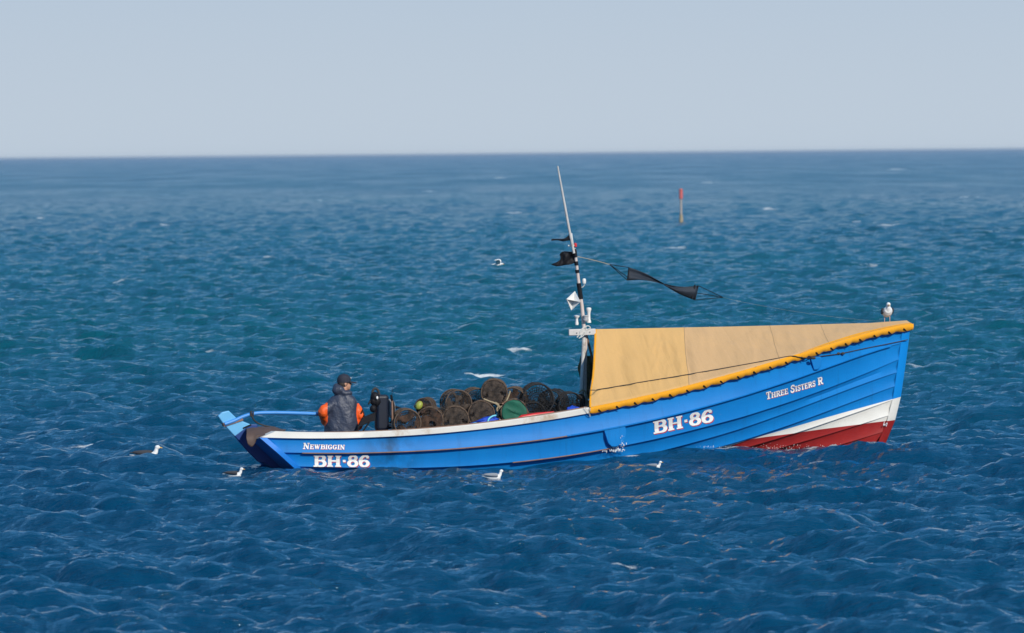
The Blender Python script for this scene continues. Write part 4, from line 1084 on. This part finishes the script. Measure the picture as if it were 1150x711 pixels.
# the man's own frame: x to his right in the picture, y away from the camera, z up, origin on the floor boards
FB = -0.06
fl_ = at(385, 486, FB); foot = Vector((fl_.x, FB, -.19))
man = None
def Mn(x, y, b=FB): 
    p = at(x, y, b); w_ = local(p)-local(foot); return Vector(w_)
shR, shL, elR, elL = Mn(397.5, 451), Mn(370.5, 452), Mn(404.2, 465, FB-.06), Mn(362.8, 463, FB-.04)
wrR, wrL = Mn(401.0, 480, FB-.06)+Vector((0, .10, 0)), Mn(365, 474, FB)+Vector((0, .12, 0))
hd = Mn(387.2, 430.3); nk = Mn(385.2, 440.5); hip = Mn(384, 489)
z0 = 0.0
J = {'pelvis': (hip, .13, .10), 'belly': (hip+Vector((0, 0, .18)), .125, .095), 'chest': (Mn(384.5, 457), .15, .105), 'upper': (Mn(385, 450), .09, .07), 'neck': (nk, .052), 'skull': (Mn(386.5, 434.5), .060), 
     'sR': (shR, .045), 'eR': (elR, .043), 'wR': (wrR, .030), 'hR': (wrR+Vector((-.01, .035, -.055)), .026, .036),
     'sL': (shL, .045), 'eL': (elL, .043), 'wL': (wrL, .030), 'hL': (wrL+Vector((.0, .05, -.02)), .026, .036)}
E = [('pelvis', 'belly'), ('belly', 'chest'), ('chest', 'upper'), ('upper', 'neck'), ('neck', 'skull'), ('upper', 'sR'), ('sR', 'eR'), ('eR', 'wR'), ('wR', 'hR'), ('upper', 'sL'), ('sL', 'eL'), ('eL', 'wL'), ('wL', 'hL')]
for s_, nm in ((1, 'R'), (-1, 'L')):
    h_ = hip+Vector((s_*.10, 0, -.05)); kn = Vector((s_*.13, .04, .46)); an = Vector((s_*.14, 0, .08))
    J['h'+nm] = J.get('h'+nm, None) or (wrR, .03)
    J['t'+nm] = (h_, .088); J['k'+nm] = (kn, .058); J['a'+nm] = (an, .042); J['f'+nm] = (an+Vector((s_*.02, .15, -.045)), .036, .03)
    E += [('pelvis', 't'+nm), ('t'+nm, 'k'+nm), ('k'+nm, 'a'+nm), ('a'+nm, 'f'+nm)]
# fingers
for nm, w_, d in (('R', J['hR'][0], Vector((-.01, .045, -.05)).normalized()), ('L', J['hL'][0], Vector((.02, .06, -.012)).normalized())):
    side_ = d.cross(Vector((0, 0, 1))).normalized() if abs(d.z) < .9 else Vector((1, 0, 0))
    for i, (o_, l_) in enumerate(((-.027, .062), (-.009, .072), (.009, .068), (.027, .052))):
        a_ = w_+side_*o_+d*.02; b_ = a_+d*l_*.55; c_ = b_+(d*.4+Vector((0, 0, -.8))).normalized()*l_*.5
        for q, (p_, r_) in enumerate(((a_, .010), (b_, .009), (c_, .0075))): J[f'{nm}{i}{q}'] = (p_, r_)
        E += [('h'+nm, f'{nm}{i}0'), (f'{nm}{i}0', f'{nm}{i}1'), (f'{nm}{i}1', f'{nm}{i}2')]
    t0 = w_-side_*.03-d*.01; t1 = t0-side_*.02+d*.03; t2 = t1+d*.028; 
    for q, (p_, r_) in enumerate(((t0, .012), (t1, .010), (t2, .008))): J[f'{nm}t{q}'] = (p_, r_)
    E += [('h'+nm, f'{nm}t0'), (f'{nm}t0', f'{nm}t1'), (f'{nm}t1', f'{nm}t2')]
body = skin_mesh('person', J, E, [M['skin']])
man = link('person', body); man.location = local(foot)
tag(man, 'fisherman in dark blue and orange oilskins and dark cap standing at the tiller', 'person')
# head: turned to the right of the picture and a little away
yaw = R(-18)          # facing direction measured from +x towards the camera
Fd = Vector((math.cos(yaw)*.93, .30, 0)).normalized(); Sd = Vector((-Fd.y, Fd.x, 0)); U = Vector((0, 0, 1))
HR = Matrix((Fd, Sd, U)).transposed()
hm_ = MB()
def hp(f, s, u): return hd+Fd*f+Sd*s+U*u
hm_.ball(hp(-.012, 0, .028), (.098, .077, .100), 20, 14, HR); hm_.ball(hp(.028, 0, -.035), (.066, .058, .082), 16, 12, HR)
hm_.ball(hp(.055, 0, -.085), (.032, .035, .026), 12, 8, HR); hm_.tube([hp(.078, 0, .012), hp(.104, 0, -.022), hp(.086, 0, -.034)], [.012, .017, .014], 8)
hm_.ball(hp(.082, 0, -.060), (.014, .026, .010), 10, 6, HR)
for s_ in (-1, 1):
    hm_.ball(hp(-.012, s_*.078, -.012), (.020, .011, .034), 10, 8, HR); hm_.ball(hp(.075, s_*.026, .022), (.018, .024, .009), 8, 6, HR)
hm_.tube([nk+Vector((0, 0, -.05)), hp(-.015, 0, -.06)], [.062, .056], 12)
head_me = fused(hm_, 'head', [M['skin']], .0075, 2); link('head', head_me, man)
eb = MB()
for s_ in (-1, 1): eb.ball(hp(.078, s_*.030, .006), .0105, 8, 6)
eb.build('eyes', M['black'], man)
hr = MB(); hr.ball(hp(-.026, 0, .012), (.092, .082, .088), 16, 10, HR); hr.build('hair', M['hair'], man)
sg = MB(); sg.tube([hp(-.02, -.083, .010), hp(.05, -.072, .012)], .006, 5)
for s_ in (-1, 1): sg.ball(hp(.086, s_*.032, .006), (.008, .026, .018), 8, 6, HR)
sg.tube([hp(-.02, .083, .010), hp(.05, .072, .012)], .006, 5); sg.build('sunglasses', M['black'], man)
cp = MB(); rws = []
for i in range(9):
    ph = math.pi/2*i/8; rws.append([hp(-.014+.108*math.cos(th)*math.sin(ph)**.8, .090*math.sin(th)*math.sin(ph)**.8, .042+.100*math.cos(ph)) for th in np.linspace(0, 2*math.pi, 25)[:-1]])
rws.append([p+Vector((0, 0, -.03)) for p in rws[-1]]); cp.grid(rws, closed=True); cp.ball(hp(-.014, 0, .143), (.012, .012, .008), 8, 5)
capo = cp.build('cap', M['cap'], man)
pk = MB(); r1 = []
for i, f in enumerate(np.linspace(.06, .185, 6)):
    hw = .075*math.sqrt(max(0.02, 1-((f-.06)/.128)**2)); r1.append([hp(f, hw*v, .032-.018*((f-.06)/.125)-.020*v*v) for v in np.linspace(-1, 1, 9)])
pk.grid(r1); link('peak', baked(pk, 'peak', [M['cap']], [('SOLIDIFY', dict(thickness=.008))]), capo)
bdg = MB(); bdg.ball(hp(.088, -.032, .075), (.008, .018, .015), 8, 5, HR); bdg.build('badge', M['mwhite'], capo)
# jacket: one smock with sleeves and hood
jk = MB(); rws = []
prof = [(490, .262, .165), (486, .262, .165), (480, .258, .162), (472, .252, .158), (464, .246, .152), (456, .240, .145), (450, .225, .130), (446, .180, .115), (443, .120, .095), (440.5, .075, .075)]
for (y, hw, dp) in prof:
    cx_ = float(np.interp(y, [440, 450, 470, 490], [385.3, 384.2, 382.8, 383.8])); c_ = Mn(cx_, y)
    rws.append([c_+Vector((math.copysign(abs(math.cos(t))**.8, math.cos(t))*hw, math.copysign(abs(math.sin(t))**.8, math.sin(t))*dp, 0)) for t in np.linspace(0, 2*math.pi, 33)[:-1]])
jk.grid(rws, closed=True); jk.add(rws[0], [tuple(range(32))]); jk.add(rws[-1], [tuple(range(32))])
def sl(a, b, c, r): return smoothpts([a, a.lerp(b, .5)+Vector((0, 0, 0)), b, b.lerp(c, .55), c], 4), r
for a, b, c in ((shR+Vector((-.05, 0, -.02)), elR, wrR), (shL+Vector((.05, 0, -.02)), elL, wrL)):
    p_ = smoothpts([a, a.lerp(b, .5), b, b.lerp(c, .6), c+(c-b).normalized()*.02], 5); n = len(p_)
    jk.tube(p_, [float(np.interp(i/(n-1), [0, .25, .5, .75, 1], [.088, .088, .082, .074, .060]))*(1+.05*math.sin(i*1.9)) for i in range(n)], 14)
hc = Mn(380.5, 437.8)
jk.ball(hc+Vector((-.01, -.035, .0)), (.105, .085, .085), 16, 12); jk.ball(Mn(386, 441.5)+Vector((.015, -.03, 0)), (.12, .095, .05), 16, 12); jk.ball(Mn(377.5, 434.5), (.055, .07, .06), 12, 8)
jm = fused(jk, 'jacket', [M['jacket'], M['orange']], .013, 3)
for v in jm.vertices:
    p = v.co; n1_ = noise.noise(Vector((p.x*7, p.y*5, p.z*3.2)))*.016+noise.noise(Vector((p.x*14+p.z*6, p.y*9, p.z*7)))*.010
    v.co = p+v.normal*n1_
for pl in jm.polygons:
    c_ = pl.center
    for sh, el, wr in ((shR, elR, wrR), (shL, elL, wrL)):
        d1 = (c_-el).length; cut = sh.lerp(el, .26); along = (c_-cut).dot((el-sh).normalized())
        ax_ = sh.lerp(el, max(0, min(1, (c_-sh).dot(el-sh)/(el-sh).length_squared))); ax2 = el.lerp(wr, max(0, min(1, (c_-el).dot(wr-el)/(wr-el).length_squared)))
        inside_ = (sh.x > 0) == (c_.x > nk.x) and abs(c_.x-nk.x) > (.140 if sh.x > nk.x else .235)+(.0 if c_.z > el.z else .0)
        if along > 0 and inside_ and min((c_-ax_).length, (c_-ax2).length) < .108: pl.material_index = 1
link('jacket', jm, man)
tr = MB()
for s_, nm in ((1, 'R'), (-1, 'L')):
    tr.tube(smoothpts([J['t'+nm][0]+Vector((0, 0, .12)), J['t'+nm][0].lerp(J['k'+nm][0], .4), J['k'+nm][0], J['a'+nm][0]+Vector((0, 0, .02))], 4), [.125, .122, .118, .115, .108, .104, .10, .098, .094, .09, .088, .086, .085], 14)
link('trousers', fused(tr, 'trousers', [M['orange']], .015, 2), man)
for s_, nm in ((1, 'R'), (-1, 'L')):
    bt = MB(); a_ = J['a'+nm][0]; bt.tube([a_+Vector((0, 0, .22)), a_+Vector((0, 0, .02)), a_+Vector((0, -.01, -.04))], [.082, .068, .066], 14); bt.ball(a_+Vector((s_*.01, .07, -.035)), (.052, .14, .045), 14, 8)
    link('boot', fused(bt, 'boot', [M['black']], .012, 2), man)

# ---------------------------------------------------------------- gulls
def gull(name_loc, rot, label, pose, sc=1.0, grey='ggrey', billm='bill', group='gulls about the boat'):
    """x is the bird's forward; origin at the waterline or the feet"""
    root = None; fm = MB()
    if pose in ('swim', 'low'):
        dz = -.005 if pose == 'swim' else -.075
        bl = [(-.27, 0, .085, .012, .008), (-.20, 0, .075, .035, .030), (-.10, 0, .055, .068, .060), (.0, 0, .045, .085, .078), (.09, 0, .050, .080, .080), (.15, 0, .075, .055, .062)]
        nkp = [(.10, 0, .08), (.145, 0, .13), (.155, 0, .175), (.165, 0, .205)]; hdp = Vector((.175, 0, .212)); base = dz
    elif pose == 'stand':
        bl = [(-.24, 0, .165, .012, .010), (-.17, 0, .175, .035, .030), (-.08, 0, .195, .070, .066), (.0, 0, .21, .090, .086), (.07, 0, .235, .082, .080), (.11, 0, .26, .058, .058)]
        nkp = [(.07, 0, .25), (.10, 0, .30), (.105, 0, .325), (.11, 0, .335)]; hdp = Vector((.122, 0, .345)); base = 0
    else:
        bl = [(-.22, 0, .0, .030, .006), (-.14, 0, .0, .035, .025), (-.06, 0, -.005, .055, .048), (.02, 0, -.01, .060, .055), (.09, 0, .0, .045, .042), (.13, 0, .008, .03, .03)]
        nkp = [(.09, 0, .0), (.13, 0, .01), (.15, 0, .015), (.165, 0, .018)]; hdp = Vector((.172, 0, .02)); base = 0
    rws = []
    for (x, y, z, hw, hh) in bl: rws.append([Vector((x, hw*math.cos(t), z+hh*math.sin(t))) for t in np.linspace(0, 2*math.pi, 17)[:-1]])
    fm.grid(rws, closed=True); fm.add(rws[0], [tuple(range(16))]); fm.add(rws[-1], [tuple(range(16))])
    fm.tube([Vector(p) for p in nkp], [.052, .042, .034, .032], 10); fm.ball(hdp, (.047, .037, .038), 12, 8)
    me = fused(fm, 'gull', [M['gwhite'] if grey != 'gpale' or pose == 'fly' else M['gwhite']], .008, 2)
    for v in me.vertices: v.co.z += base
    root = link('gull', me); tag(root, label, 'gull', group)
    bb = MB(); bb.tube([hdp+Vector((.032, 0, -.004+base)), hdp+Vector((.06, 0, -.006+base)), hdp+Vector((.088, 0, -.014+base))], [.012, .010, .003], 8); bb.build('bill', M[billm], root)
    ey_ = MB()
    for s_ in (-1, 1): ey_.ball(hdp+Vector((.018, s_*.029, .008+base)), .0055, 6, 5)
    ey_.build('eyes', M['dbill'], root)
    if pose != 'fly':
        for s_ in (-1, 1):
            wg = MB(); rws = []
            zo = base+(.165 if pose == 'stand' else .072); tilt = .35 if pose == 'stand' else 0.0
            for i, x in enumerate(np.linspace(.085, -.30, 12)):
                u = i/11; h_ = (.058 if pose == 'stand' else .042)*math.sin(math.pi*min(1, .18+u*.95))**.7*(1-.55*u); yc = (.083 if pose != 'stand' else .064)*(1-u**2.2)+.012
                zc = zo+.045+(.015*u)+tilt*(x+.1)*.55
                rws.append([Vector((x, s_*(yc+.012*math.sin(math.pi*v)), zc+(v-.5)*2*h_)) for v in np.linspace(0, 1, 7)])
            wg.grid(rws); link('wing', baked(wg, 'wing', [M[grey]], [('SOLIDIFY', dict(thickness=.014))]), root)
        bk = MB(); rws = []
        for i, x in enumerate(np.linspace(.07, -.20, 8)):
            zc = base+(.055 if pose != 'stand' else .20)+.052+(.0 if pose != 'stand' else .3*(x))+.01*math.sin(i)
            rws.append([Vector((x, yy*.075*(1-i/11), zc+.022*(1-yy*yy)-.012)) for yy in np.linspace(-1, 1, 7)])
        bk.grid(rws); link('back_feathers', baked(bk, 'back_feathers', [M[grey]], [('SOLIDIFY', dict(thickness=.012))]), root)
        tl = MB(); z_ = base+(.085 if pose != 'stand' else .165)
        tl.grid([[Vector((-.20, yy*.035, z_)) for yy in (-1, 0, 1)], [Vector((-.30, yy*.045, z_+.006)) for yy in (-1, 0, 1)]]); link('tail', baked(tl, 'tail', [M['gwhite']], [('SOLIDIFY', dict(thickness=.01))]), root)
    else:
        for s_ in (-1, 1):
            wg = MB(); sp = [(0.02, .04, .02, .12), (.05, .20, .13, .12), (.02, .36, .18, .09), (-.06, .52, .16, .03)]
            pts = smoothpts([Vector((a, s_*b, c)) for a, b, c, d in sp], 4); cw = np.interp(np.linspace(0, 1, len(pts)), [0, .33, .66, 1], [q[3] for q in sp])
            wg.grid([[p+Vector((c*k_, 0, .012*(1-k_*k_))) for k_ in (1, .5, 0, -.5, -1)] for p, c in zip(pts, cw/1.4)])
            link('wing', baked(wg, 'wing', [M['gwhite']], [('SOLIDIFY', dict(thickness=.01))]), root)
    if pose == 'stand':
        for s_ in (-1, 1):
            lg = MB(); lg.tube([(0, s_*.045, .15), (.006, s_*.045, .075), (0, s_*.045, .008)], [.009, .006, .006], 7)
            lg.plate([Vector((-.005, s_*.045, .005)), Vector((.045, s_*.045-.022, .005)), Vector((.052, s_*.045, .005)), Vector((.045, s_*.045+.022, .005))], (0, 0, .006)); lg.build('leg', M['leg'], root)
    root.location = name_loc; root.rotation_euler = (0, 0, R(rot)); root.scale = (sc,)*3
    return root
def swim(px, py, z, *a, **k):
    p = on_water(px, py, z); return gull(p+Vector((0, 0, .02)), *a, **k)
swim(165.5, 517.5, .05, -2, 'white gull with slate wings swimming well clear left of the stern', 'swim', .92)
swim(263.5, 534.5, -.02, -8, 'half hidden gull with yellow bill floating close below the rudder', 'low', .62)
swim(555, 537, -.01, 4, 'pale gull with dark bill floating in front of the middle of the boat', 'low', .62, 'gpale', 'dbill')
swim(735.5, 525.5, -.01, -12, 'small white gull head above the water below the forward number', 'low', .50, 'gpale')
gp = at(996.3, 364.8, 0.02); gull(local(gp)+Vector((0, 0, .0)), -82, 'white gull with dark wings standing on the yellow bow cover', 'stand', .95)
gull(at_depth(558.5, 297, 140), -4, 'white gull flying low over the sea behind the boat', 'fly', .62)

# ---------------------------------------------------------------- marker post far out
pw = on_water(765, 250.5); post = empty('marker_post', pw); tag(post, 'slender red topped marker post standing far out in the sea', 'marker post')
mb = MB(); mb.tube([(0, 0, -1.2), (0, 0, 2.35)], [.085, .065], 10); M['postm'] = paint('weathered_post', (0.42, 0.36, 0.32), .8, .3, 3, .3); mb.build('shaft', M['postm'], post)
mb = MB(); mb.tube([(0, 0, 1.62), (0, 0, 1.66), (0, 0, 2.28), (0, 0, 2.32)], [.07, .125, .125, .08], 12); M['fred'] = paint('faded_red', (0.62, 0.13, 0.12), .7, .3, 3, .2); mb.build('topmark', M['fred'], post)
mb = MB(); mb.tube([(0, 0, -.2), (0, 0, .1), (0, 0, .55)], [.13, .14, .11], 10); mb.build('collar', M['rope_t'], post)

# ---------------------------------------------------------------- spray against the hull
def spray(name, pts, label):
    mb = MB(); rnd = random.Random(9)
    for (c, sp, n, r0, r1) in pts:
        for i in range(n):
            p = Vector(c)+Vector((rnd.gauss(0, sp[0]), rnd.gauss(0, sp[1])-.02, abs(rnd.gauss(0, sp[2])))); r = rnd.uniform(r0, r1)
            mb.ball(p, (r*.75, r*.75, r*rnd.uniform(.8, 2.4)), 6, 4)
    o = mb.build(name, M['foam'], None, merge=False); o.location = BOAT; o.rotation_euler = (0, 0, PSI); tag(o, label, 'spray', kind='stuff'); return o
def ws(px, py, out=.05): return on_side(px, py, HBV, out)
sp_ = [(ws(690, 506), (.07, .03, .045), 60, .003, .010), (ws(697, 500), (.02, .02, .085), 34, .0025, .007), (ws(686, 507), (.10, .05, .015), 40, .003, .011)]
for x in range(785, 850, 4): sp_.append((ws(x, 502+ (x-785)*.02), (.06, .04, .010), 3, .002, .007))
for x in range(848, 965, 5): sp_.append((ws(x, 505+2*math.sin(x*.4)), (.06, .02, .035), 8, .002, .006))
sp_.append((ws(993, 478, .02), (.02, .02, .02), 10, .005, .012))
spray('spray', sp_, 'white spray and droplets thrown up along the waterline')
# ---------------------------------------------------------------- sea air
hz = MB(); hz.box((0, 0, 1.6), (56000, 56000, 8.8)); M['haze'] = bpy.data.materials.new('haze_air'); M['haze'].use_nodes = True
t_ = M['haze'].node_tree; t_.nodes.clear(); out_ = t_.nodes.new('ShaderNodeOutputMaterial'); pv_ = t_.nodes.new('ShaderNodeVolumePrincipled')
pv_.inputs['Color'].default_value = (0.80, 0.90, 1.0, 1); pv_.inputs['Density'].default_value = 6e-5; pv_.inputs['Anisotropy'].default_value = 0.2
t_.links.new(pv_.outputs[0], out_.inputs['Volume'])
hz_o = hz.build('haze', M['haze'], None, smooth=False); tag(hz_o, kind='stuff')
